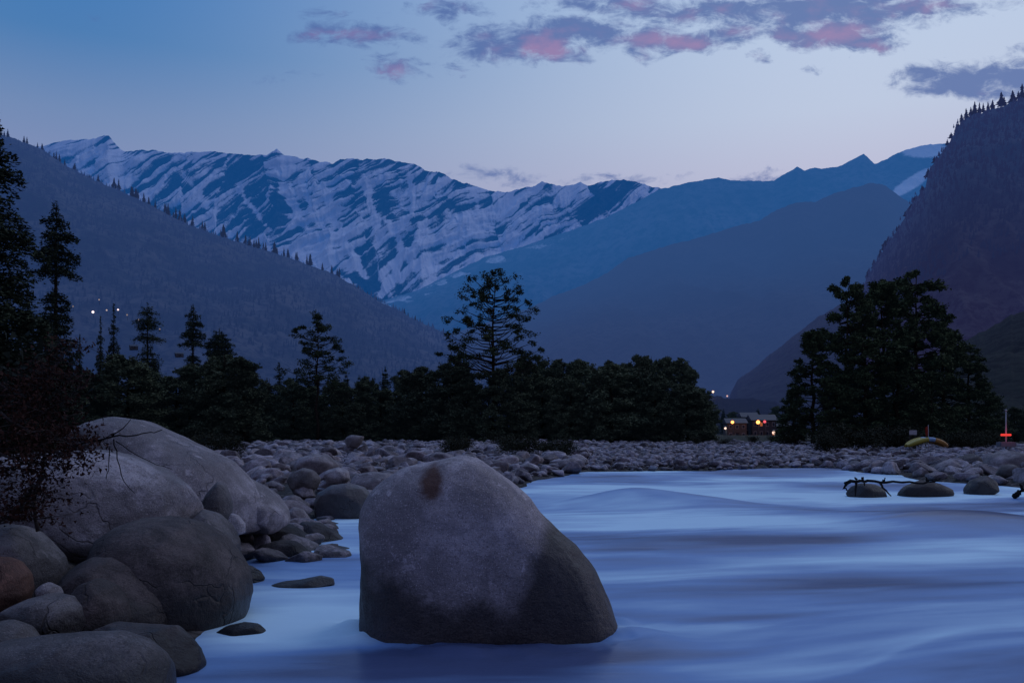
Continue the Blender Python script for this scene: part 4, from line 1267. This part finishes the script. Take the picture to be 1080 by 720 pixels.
SP = [stone_proto(4, 100 + i) for i in range(14)]
SPm = [mk_mesh('river_stone', v_, f_, STONE_FIELD) for v_, f_ in SP]
SPlow = [stone_proto(3, 200 + i) for i in range(10)]
SPtiny = [stone_proto(2, 300 + i) for i in range(10)]

cand = []      # x, y, radius, zone
def scatter(m, pxr, Dr, rfun, zone, clear=0.15):
    # even in picture-independent ground area within the fan seen from the bank
    d = np.sqrt(rng.uniform(Dr[0] ** 2, Dr[1] ** 2, m))
    xp = rng.uniform(pxr[0], pxr[1], m)
    X = (xp - CX) / F * d
    sdv = sdist(X, d)
    for i in range(m):
        rad = rfun(d[i])
        if sdv[i] < clear + rad * 0.3: continue
        cand.append((X[i], d[i], rad, zone))


U = lambda a, b_: rng.uniform(a, b_)
scatter(700, (150, 640), (12, 30), lambda d: U(.08, .30) * U(.6, 1.6), 'left')
scatter(2600, (150, 620), (28, 62), lambda d: U(.12, .36) * U(.6, 1.7), 'left')
scatter(1500, (150, 620), (60, 88), lambda d: U(.18, .50), 'left')
scatter(6000, (590, 900), (33, 56), lambda d: U(.06, .15) * U(.7, 1.9), 'gravel')
scatter(6000, (560, 930), (56, 88), lambda d: U(.09, .22) * U(.7, 1.9), 'gravel')
scatter(700, (900, 1130), (23, 36), lambda d: U(.09, .32) * U(.7, 1.5), 'right')
scatter(2000, (870, 1130), (34, 72), lambda d: U(.10, .34), 'right')
scatter(130, (-60, 300), (6, 13), lambda d: U(.06, .20), 'near')
scatter(150, (150, 400), (10.5, 17), lambda d: U(.07, .24), 'inlet', 0.02)
scatter(330, (246, 352), (10.3, 14.5), lambda d: U(.07, .26), 'inlet', -1.9)
scatter(60, (340, 392), (14.5, 17.5), lambda d: U(.08, .22), 'inlet', -0.3)
cand.sort(key=lambda c: -c[2])
kept = []
cell = {}
for c_ in cand:
    k = (int(c_[0] // 2), int(c_[1] // 2))
    ok = True
    for i in (-1, 0, 1):
        for j in (-1, 0, 1):
            for q in cell.get((k[0] + i, k[1] + j), ()):
                if (q[0] - c_[0]) ** 2 + (q[1] - c_[1]) ** 2 < (0.72 * (q[2] + c_[2])) ** 2: ok = False; break
            if not ok: break
        if not ok: break
    if ok:
        kept.append(c_); cell.setdefault(k, []).append(c_)
KX = np.array([k[0] for k in kept]); KY = np.array([k[1] for k in kept]); KR = np.array([k[2] for k in kept])
KZ = np.maximum(ground_h(KX, KY), -0.04)
score = KR / KY
order = np.argsort(-score)
ZL = {'left': ('rounded grey river stone in the stone field behind the left boulders', 'river stones in the left stone field'),
      'gravel': ('small pale river stone on the far gravel bank', 'stones on the far gravel bank'),
      'right': ('rounded stone in the heap of stones on the right bank', 'river stones heaped on the right bank'),
      'near': ('small stone filling a gap between the big left boulders', 'small stones between the left boulders'),
      'inlet': ('small stone on the shore around the left inlet', 'small stones around the left inlet')}
nind = 0
SV, SF, so_ = [], [], 0
for j in order:
    x, y, r_, zone = kept[j]
    z = KZ[j] + r_ * random.uniform(0.05, 0.42)
    rot = (random.uniform(-.35, .35), random.uniform(-.35, .35), random.uniform(0, 6.28))
    sc = (r_ * random.uniform(.95, 1.35), r_ * random.uniform(.85, 1.2), r_ * random.uniform(.75, 1.1))
    vis = -20 < x / y * F + CX < 1100
    if nind < 285 and vis:
        o = link('river_stone', SPm[random.randrange(14)], loc=(x, y, z), label=ZL[zone][0], cat='stone', group=ZL[zone][1])
        o.rotation_euler = rot; o.scale = sc
        nind += 1
    else:
        v_, f_ = (SPlow if r_ / y > 0.006 else SPtiny)[random.randrange(10)]
        M = (Matrix.Translation((x, y, z)) @ Matrix.Rotation(rot[2], 4, 'Z') @ Matrix.Rotation(rot[0], 4, 'X') @ Matrix.Rotation(rot[1], 4, 'Y') @ Matrix.Diagonal((*sc, 1)))
        A = np.array(M)
        SV.append(v_ @ A[:3, :3].T + A[:3, 3]); SF.append(f_ + so_); so_ += len(v_)
SV = np.concatenate(SV); SF = np.concatenate(SF)
link('cobbles', mk_mesh('cobbles', SV, SF, STONE_STUFF), label='grey river cobbles and gravel covering both banks', cat='cobbles', kind='stuff')
print('stones individual', nind, 'stuff', len(kept) - nind)

# ------------------------------------------------------------------ shrubs on the banks
def shrub_mesh(seed, sub=14):
    r = np.random.default_rng(seed)
    mb = MB()
    pts = []
    for k in range(sub):
        a = r.uniform(0, 6.28); q = r.uniform(.1, .8); h = r.uniform(.3, 1.0)
        tip = (math.cos(a) * q, math.sin(a) * q, h)
        mb.tube([(0, 0, -.05), (tip[0] * .4, tip[1] * .4, h * .55), tip], [.02, .012, .005], 4)
        m = 130
        c = np.array(tip) + r.normal(size=(m, 3)) * .16
        c[:, 2] = np.abs(c[:, 2])
        pts.append(c)
    return mb, np.concatenate(pts)


SHR = []
for s in range(3):
    mb, C = shrub_mesh(400 + s)
    V = leaf_tris(C, .06, .9)
    SHR.append((mb.data('shrub_stems', BARK), mk_mesh('shrub_leaves', V, tri_faces(V), SHRUB, smooth=False)))
for (x, y, D, s, zone) in ([(random.uniform(470, 560), 0, random.uniform(36, 60), random.uniform(.7, 1.1), 0) for _ in range(9)] +
                           [(random.uniform(560, 600), 0, random.uniform(38, 55), random.uniform(.6, .9), 0) for _ in range(5)] +
                           [(random.uniform(862, 955), 0, random.uniform(44, 66), random.uniform(1.0, 1.8), 1) for _ in range(16)] +
                           [(random.uniform(985, 1080), 0, random.uniform(48, 66), random.uniform(.8, 1.4), 1) for _ in range(8)] +
                           [(random.uniform(180, 240), 0, random.uniform(40, 60), random.uniform(.8, 1.3), 2) for _ in range(8)] +
                           [(random.uniform(720, 840), 0, random.uniform(60, 84), random.uniform(.5, .9), 3) for _ in range(8)]):
    if 925 < x < 1080 and D < 56: D += 14          # keep the raft and the lamp clear
    X = (x - CX) / F * D
    z = float(ground_h(np.array([X]), np.array([D]))[0])
    e = link('shrub', None, loc=(X, D, z), label=['low dark shrub among the stones behind the big river boulder', 'dark shrub at the foot of the right bank pines',
                                                   'dark shrub at the back of the left stone field', 'low scrub dotting the far gravel bank'][zone], cat='shrub',
             group=['shrubs behind the big boulder', 'shrubs under the right pines', 'shrubs behind the left stones', 'scrub on the gravel bank'][zone])
    e.scale = (s, s, s * .8); e.rotation_euler = (0, 0, random.uniform(0, 6))
    q = SHR[random.randrange(3)]
    link('stems', q[0], parent=e); link('leaves', q[1], parent=e)

# ------------------------------------------------------------------ foreground dead shrub on the left
DEADWOOD = simple('grey dead wood', (0.055, 0.045, 0.042), 0.85, 0.15, 0.5, 14.0, bump=0.4)
DARKWOOD = simple('dark twig bark', (0.012, 0.010, 0.010), 0.85, 0.15, 0.4, 14.0)


def branch(mb, pts_px, D, r0, r1, jit=0.012, seed=0, n_=14):
    """a crooked limb through picture-traced points at distance D (list of D allowed)"""
    r = np.random.default_rng(seed)
    Ds = D if hasattr(D, '__len__') else [D] * len(pts_px)
    K = np.array([P(x, y, d) for (x, y), d in zip(pts_px, Ds)])
    t = np.linspace(0, len(K) - 1, n_)
    Q = np.stack([np.interp(t, np.arange(len(K)), K[:, i]) for i in range(3)], 1)
    Q[1:-1] += r.normal(0, jit, (n_ - 2, 3))
    mb.tube(Q, list(np.linspace(r0, r1, n_)), 6)
    return Q


def twigs(mb, Q, m, L, r, seed):
    rr = np.random.default_rng(seed)
    tips = []
    for i in range(m):
        k = rr.integers(2, len(Q))
        d = rr.normal(size=3); d /= np.linalg.norm(d); d[2] = abs(d[2]) * .4 - .1
        l = L * rr.uniform(.4, 1.0)
        a = Q[k]; c = a + d * l * .5 + rr.normal(0, .015, 3); e = a + d * l + rr.normal(0, .03, 3)
        mb.tube([a, c, e], [r, r * .6, r * .25], 4)
        tips += [c, e]
    return tips


root = P(22, 560, 6.9)
e = link('dead_shrub', None, loc=root, label='tangled dead shrub with red brown dry leaves hanging over the left boulders', cat='shrub')
mb = MB()
tips = []
specs = [([(40, 560), (33, 530), (45, 500), (52, 470), (40, 440), (48, 400), (66, 372), (80, 362)], 6.6, .014, .004),
         ([(12, 545), (30, 520), (36, 548)], 6.4, .012, .006), ([(48, 500), (30, 520), (10, 545), (-10, 550)], 6.4, .013, .006),
         ([(40, 440), (32, 420), (42, 398), (46, 385)], 6.6, .010, .004), ([(40, 430), (52, 402), (72, 396)], 6.6, .009, .003),
         ([(52, 470), (62, 445), (55, 425)], 6.6, .008, .003), ([(-30, 430), (0, 440), (30, 452), (60, 462), (95, 470)], 6.3, .014, .004),
         ([(-30, 470), (0, 478), (30, 480), (70, 478)], 6.2, .012, .004), ([(-20, 400), (5, 410), (25, 420), (45, 436)], 6.5, .010, .004),
         ([(-30, 510), (0, 500), (20, 490), (60, 480)], 6.3, .010, .004)]
for i, (pp, D, a, b_) in enumerate(specs):
    Q = branch(mb, pp, D, a, b_, 0.014, 500 + i, 16)
    tips += twigs(mb, Q, 44, .36, .0030, 600 + i)
me = mb.data('branches', DEADWOOD, smooth=True)
o = link('branches', me, parent=e); o.matrix_parent_inverse = Matrix.Translation(-Vector(root))
# leaves cluster
r = np.random.default_rng(77)
LC = []
for (x, y, D, sx_, sz_, m) in [(45, 455, 6.4, .16, .09, 900), (70, 468, 6.4, .16, .10, 1100), (38, 482, 6.35, .14, .10, 900), (80, 488, 6.35, .10, .08, 500), (100, 470, 6.3, .08, .07, 300), (20, 455, 6.4, .16, .12, 700),
                               (15, 500, 6.3, .14, .07, 350), (60, 500, 6.4, .10, .06, 300), (10, 425, 6.5, .15, .10, 350), (20, 540, 6.3, .12, .06, 200), (90, 448, 6.4, .06, .04, 90), (-10, 460, 6.3, .15, .15, 600)]:
    m = int(m * (.28 if y > 430 else .06))
    LC.append(P(x, y, D) + r.normal(size=(m, 3)) * np.array([sx_, .18, sz_]) * .8)
for t_ in tips: LC.append(np.array(t_) + r.normal(0, .025, (6, 3)))
LC = np.concatenate(LC)
V = leaf_tris(LC, .020, .9)
o = link('dry_leaves', mk_mesh('dry_leaves', V, tri_faces(V), DRYLEAF, smooth=False), parent=e)
o.matrix_parent_inverse = Matrix.Translation(-Vector(root))

root = P(60, 480, 6.5)
e = link('bare_branch', None, loc=root, label='thin bare dark branch reaching right across the pale boulders', cat='branch')
mb = MB()
branch(mb, [(60, 482), (90, 466), (120, 461), (150, 457), (171, 453)], 6.3, .010, .003, .006, 701, 14)
branch(mb, [(118, 461), (128, 452), (138, 442)], 6.3, .006, .002, .004, 702, 7)
branch(mb, [(96, 466), (108, 464), (122, 456)], 6.3, .005, .002, .004, 703, 6)
branch(mb, [(120, 463), (122, 480), (130, 505), (142, 520)], 6.3, .005, .002, .006, 704, 9)
branch(mb, [(122, 465), (140, 478), (160, 488), (182, 495)], 6.3, .004, .0015, .006, 705, 9)
branch(mb, [(116, 470), (114, 492), (112, 505)], 6.3, .004, .002, .006, 706, 6)
o = link('twigs', mb.data('twigs', DARKWOOD, smooth=True), parent=e)
o.matrix_parent_inverse = Matrix.Translation(-Vector(root))
# dark living bush behind it
for (x, D, s, lab) in [(-25, 9.0, 1.15, 'dark leafy bush at the left edge behind the dead shrub'), (18, 9.6, .95, 'dark leafy bush directly behind the dead shrub')]:
    X = (x - CX) / F * D
    e = link('shrub', None, loc=(X, D, 0.75), label=lab, cat='shrub')
    e.scale = (s, s, s * 1.15)
    link('stems', SHR[0][0], parent=e); 
    mm = SHR[1][1].copy(); mm.materials[0] = leaf_mat('dark bush leaves', (.006, .009, .006), (.014, .018, .012))
    link('leaves', mm, parent=e)

# ------------------------------------------------------------------ driftwood
def driftwood(label, pts, D, r0, stubs, seed):
    rt = P(*pts[0], D)
    e = link('driftwood_log', None, loc=rt, label=label, cat='driftwood')
    mb = MB()
    Q = branch(mb, pts, D, r0, r0 * .45, .015, seed, 18)
    o = link('log', mb.data('log', DARKWOOD, smooth=True), parent=e); o.matrix_parent_inverse = Matrix.Translation(-Vector(rt))
    for i, sp_ in enumerate(stubs):
        mb = MB(); branch(mb, sp_, D, r0 * .7, r0 * .3, .01, seed + 5 + i, 7)
        o = link('stub', mb.data('stub', DARKWOOD, smooth=True), parent=e); o.matrix_parent_inverse = Matrix.Translation(-Vector(rt))


driftwood('long dark driftwood log with root stubs lying over stones in the far river', [(891, 510), (900, 506), (915, 507), (935, 508), (965, 509), (985, 508)], 20.0, .045,
          [[(893, 510), (890, 514), (894, 517)], [(903, 506), (902, 503)], [(909, 507), (910, 503), (912, 512)], [(928, 508), (932, 514), (940, 523)], [(903, 508), (902, 523)], [(931, 508), (934, 504)], [(979, 508), (976, 503)], [(985, 508), (992, 504)]], 800)
driftwood('short dark driftwood snag at the right edge of the river', [(1070, 523), (1078, 518), (1095, 514)], 19.6, .065,
          [[(1074, 520), (1070, 527)], [(1080, 517), (1076, 510)], [(1083, 517), (1090, 528)]], 830)

# ------------------------------------------------------------------ upturned raft, signs, red lamp on the right bank
YEL = simple('yellow raft rubber', (0.34, 0.27, 0.035), 0.5, 0.4, 0.15, 3.0)
ORG = simple('orange raft rubber', (0.42, 0.20, 0.05), 0.5, 0.4, 0.15, 3.0)
BLU = simple('pale blue raft panel', (0.22, 0.36, 0.55), 0.5, 0.4, 0.2, 8.0)
D = 44.0
rt = P(977, 472, D)
e = link('inflatable_raft', None, loc=rt, label='upturned yellow and orange raft with a pale blue middle lying on stones under the pines', cat='raft')


def raft_part(nm, t0, t1, mat):
    mb = MB()
    half, wid = 0.98, 0.42
    for s in (-1, 1):
        pts, rad = [], []
        for t in np.linspace(t0, t1, 12):
            x = t * half
            z = 0.42 - 0.34 * abs(t) ** 1.6
            y = s * wid * math.sqrt(max(0, 1 - abs(t) ** 3.2))
            pts.append((x, y, z)); rad.append(0.115 * (1 - 0.35 * abs(t) ** 4))
        mb.tube(pts, rad, 10)
    # hull skin between the tubes
    ts = np.linspace(t0, t1, 10)
    for i in range(9):
        q = []
        for t in (ts[i], ts[i + 1]):
            w_ = wid * math.sqrt(max(0, 1 - abs(t) ** 3.2)); z = 0.50 - 0.34 * abs(t) ** 1.6
            q.append([(t * half, -w_, z), (t * half, w_, z)])
        mb.face([q[0][0], q[1][0], q[1][1], q[0][1]])
    link(nm, mb.data(nm, mat, smooth=True), parent=e)


raft_part('hull_end', -0.98, -0.10, YEL)
raft_part('hull_middle', -0.095, 0.215, BLU)
raft_part('hull_end', 0.22, 0.98, ORG)

WHITE = simple('weathered white paint', (0.42, 0.40, 0.42), 0.7, 0.3, 0.2, 9.0)
RED = simple('red cloth', (0.28, 0.035, 0.02), 0.8, 0.1, 0.2, 9.0)
D = 50.0
rt = P(963, 472, D)
e = link('sign_board', None, loc=rt, label='small pale board on two thin posts behind the yellow end of the raft', cat='sign')
mb = MB(); mb.box((0, 0, 0.86), (0.42, 0.03, 0.26), bevel=.008); link('panel', mb.data('panel', WHITE), parent=e)
for s in (-1, 1):
    mb = MB(); mb.tube([(s * .17, .03, -.2), (s * .17, .03, 1.05)], .02, 6); link('post', mb.data('post', DEADWOOD), parent=e)
rt = P(979, 472, D)
e = link('flag_pole', None, loc=rt, label='short pole with a drooping red flag behind the raft', cat='flag')
mb = MB(); mb.tube([(0, 0, -.2), (.01, 0, .6), (0, 0, 1.3)], [.022, .02, .012], 6); link('pole', mb.data('pole', WHITE, True), parent=e)
xs_, zs_ = np.meshgrid(np.linspace(0, 1, 8), np.linspace(0, 1, 9))
V = np.stack([-xs_ * .20 * (1 - zs_ * .4) + .01, .05 * np.sin(xs_ * 6 + zs_ * 3) * xs_, 1.25 - zs_ * .5 - xs_ * .12], -1).reshape(-1, 3)
link('flag', mk_mesh('flag', V, gridfaces(9, 8), RED), parent=e)

EM_RED = emis('red lamp glow', (1.0, 0.06, 0.05), 0.9)
D = 48.0
rt = P(1061, 474, D)
e = link('lamp_post', None, loc=rt, label='pale post with a glowing red lamp band near its foot at the right edge', cat='lamp')
mb = MB(); mb.tube([(0, 0, -.2), (0, 0, 1.2), (0, 0, 2.1)], [.045, .04, .03], 8); link('post', mb.data('post', WHITE, True), parent=e)
mb = MB(); mb.box((0, 0, .28), (.85, .5, .28), bevel=.03); link('plinth', mb.data('plinth', simple('grey plinth', (.16, .17, .2))), parent=e)
mb = MB(); mb.tube([(0, 0, .74), (0, 0, .80), (0, 0, .86)], [.24, .27, .24], 14); link('red_lamp', mb.data('red_lamp', EM_RED, True), parent=e)
mb = MB(); mb.sphere((0, 0, 2.12), .06); link('finial', mb.data('finial', WHITE, True), parent=e)
pl = bpy.data.lights.new('red glow', 'POINT'); pl.energy = 4; pl.color = (1, .08, .08); pl.shadow_soft_size = .2
lo = link('red_glow', pl, parent=e, loc=(0, -.45, .85))

# ------------------------------------------------------------------ village in the gap
WARM = emis('warm bulb', (1.0, 0.30, 0.07), 5.0)
COOL = emis('white bulb', (1.0, 0.66, 0.52), 1.7)
WIN = emis('lit window', (1.0, 0.25, 0.08), 0.35)
GLASS = simple('dark window glass', (0.02, 0.025, 0.04), 0.15, 0.5, 0.1)
POLE = simple('lamp pole steel', (0.08, 0.08, 0.09), 0.5, 0.4, 0.1)
WALLS = [simple('village wall %s' % c_, v_, 0.85, .2, .2, 2.0) for c_, v_ in (('cream', (.09, .08, .08)), ('blue', (.06, .08, .11)), ('grey', (.06, .06, .07)))]
ROOF = simple('tin roof', (0.06, 0.06, 0.08), 0.5, .3, .2, 3.0)


def house(px_, base_y, D, w_, h_, dpt, wall, label, lit=(), nw=3, storeys=2, rot=0.0, ground=None, cat='house'):
    z0 = gz(D, base_y) if ground is None else ground
    rt = P(px_, base_y, D); rt[2] = z0
    e = link('house', None, loc=rt, label=label, cat=cat)
    e.rotation_euler = (0, 0, rot)
    mb = MB(); mb.box((0, 0, h_ / 2 - .5), (w_, dpt, h_ + 1)); link('wall', mb.data('wall', wall), parent=e)
    mb = MB()
    rh = 0.28 * dpt
    a, b_, c_ = w_ / 2 + .4, dpt / 2 + .4, h_ + .02
    for q in (([(-a, -b_, c_), (a, -b_, c_), (a, 0, c_ + rh), (-a, 0, c_ + rh)]), ([(a, b_, c_), (-a, b_, c_), (-a, 0, c_ + rh), (a, 0, c_ + rh)]),
              ([(-a, b_, c_), (-a, -b_, c_), (-a, 0, c_ + rh)]), ([(a, -b_, c_), (a, b_, c_), (a, 0, c_ + rh)]), ([(-a, -b_, c_), (-a, b_, c_), (a, b_, c_), (a, -b_, c_)])):
        mb.face(q)
    link('roof', mb.data('roof', ROOF), parent=e)
    k = 0
    for s in range(storeys):
        for i in range(nw):
            x = (i + .5) / nw * w_ - w_ / 2
            z = (s + .55) * h_ / storeys
            mb = MB(); mb.box((x, -dpt / 2 - .03, z), (w_ / nw * .46, .12, h_ / storeys * .45)); f_ = link('window', mb.data('window', WHITE), parent=e)
            mb = MB(); mb.box((x, -dpt / 2 - .10, z), (w_ / nw * .38, .04, h_ / storeys * .38)); link('pane', mb.data('pane', WIN if k in lit else GLASS), parent=f_)
            k += 1
    mb = MB(); mb.box((w_ * .02, -dpt / 2 - .05, 1.0), (1.0, .12, 2.0)); link('door', mb.data('door', DEADWOOD), parent=e)


house(775, 463, 255, 5.5, 4.6, 5, WALLS[0], 'small pale village house under the left orange lamp', lit=(), nw=3)
house(789, 462, 262, 4.6, 6.2, 5, WALLS[1], 'narrow bluish village house with red lit windows in the middle of the gap', lit=(3, 4), nw=2)
house(803, 462, 258, 7.0, 5.2, 6, WALLS[2], 'widest grey village house between the orange lamp and the white lamp', lit=(3, 5), nw=4)
house(822, 462, 270, 5.0, 3.6, 5, WALLS[0], 'low cream village house at the right end of the gap', nw=3, storeys=1)


def lamp(px_, y, base_y, D, mat, r_, energy, col, label, name='street_lamp'):
    z1, z0 = gz(D, y), gz(D, base_y)
    rt = P(px_, y, D); rt[2] = z0
    e = link(name, None, loc=rt, label=label, cat='street lamp')
    h_ = z1 - z0
    mb = MB(); mb.tube([(0.3, 0.3, -1), (0.3, .3, h_ * .7), (.3, .3, h_ + .3), (.15, .15, h_ + .42), (0, 0, h_ + .4)], [.12, .09, .07, .05, .04], 8)
    link('pole', mb.data('pole', POLE, True), parent=e)
    mb = MB(); mb.tube([(0, 0, h_ + .1 + r_), (0, 0, h_ + .2 + r_), (0, 0, h_ + .34 + r_)], [r_ * 1.2, r_ * .9, .05], 10); link('shade', mb.data('shade', POLE, True), parent=e)
    mb = MB(); mb.sphere((0, 0, h_), r_); link('bulb', mb.data('bulb', mat, True), parent=e)
    if energy:
        pl = bpy.data.lights.new('lamp light', 'POINT'); pl.energy = energy; pl.color = col; pl.shadow_soft_size = r_
        link('lamp_light', pl, parent=e, loc=(0, -r_ - .6, h_ - .1))


lamp(772.5, 445, 462, 250, WARM, .42, 40, (1, .35, .08), 'orange village lamp left in the gap between the forests')
lamp(799.5, 445, 462, 250, WARM, .52, 45, (1, .30, .06), 'brightest orange village lamp above the widest grey house')
lamp(806.5, 444.5, 462, 251, emis('pink bulb', (1.0, 0.12, 0.16), 1.2), .40, 0, (1, .1, .1), 'small red pink lamp right of the brightest orange lamp')
lamp(765, 451.5, 463, 240, COOL, .30, 60, (1, 1, .9), 'small white lamp lowest at the left of the village')
lamp(816, 456, 464, 200, COOL, .34, 60, (1, 1, .9), 'small white lamp low beside the right bank pines')
lamp(741, 412, 422, 505, COOL, .70, 250, (1, .8, .75), 'left of the two white lamps on the rise above the village')
lamp(752, 413, 422, 505, COOL, .66, 250, (1, .8, .75), 'right of the two white lamps on the rise above the village')
lamp(767, 417.5, 423, 505, emis('dim bulb', (1., .6, .6), .8), .5, 0, (1, .5, .5), 'faint pinkish lamp right of the two white lamps on the rise')

# lamps and houses low on the left hillside, stood on the slope
def on_hill(px_, y):
    yp = HY - (hill_left['Z'] - CH) / hill_left['Y'] * F
    xp = hill_left['X'] / hill_left['Y'] * F + CX
    dd_ = (yp - y) ** 2 + (xp - px_) ** 2
    dd_[hill_left['V'] < 0.02] = 1e9
    return float(hill_left['Y'].flat[int(np.argmin(dd_))])


for (x, y, r_, st, lab) in [(98, 329, 1.3, 2.2, 'brightest white lamp low on the left hillside'), (124.5, 326.5, 1.0, 1.3, 'second brightest lamp on the left hillside right of the slim spire conifer'),
                            (112.5, 327, .9, .5, 'faint lamp between the two bright hillside lamps'), (104.5, 316, .8, .35, 'faint highest lamp on the left hillside'),
                            (134, 332, .9, .25, 'dim lamp right of the second brightest hillside lamp'), (146, 337, .9, .30, 'dim lamp left of the tiered conifer on the hillside'),
                            (168.5, 347, .8, .25, 'dim lamp right of the tiered conifer on the hillside'), (77, 323, .8, .22, 'dimmest lamp left of the brightest hillside lamp')]:
    D = on_hill(x, y + 4)
    k = D / 1000
    lamp(x, y, y + 4.5, D - 6, emis('hillside bulb', (1.0, .80, .80), st), r_ * k, 0, (1, 1, 1), lab, name='hillside_lamp')
for (x, y, lab) in [(141, 367, 'pale roofed hillside house seen left of the tiered conifer'), (189, 375, 'small pale roofed hillside house between the tiered and double topped conifers')]:
    D = on_hill(x, y)
    house(x, y + 1, D - 4, 7, 2.4, 6, WALLS[2], lab, rot=.5, nw=3, storeys=1)
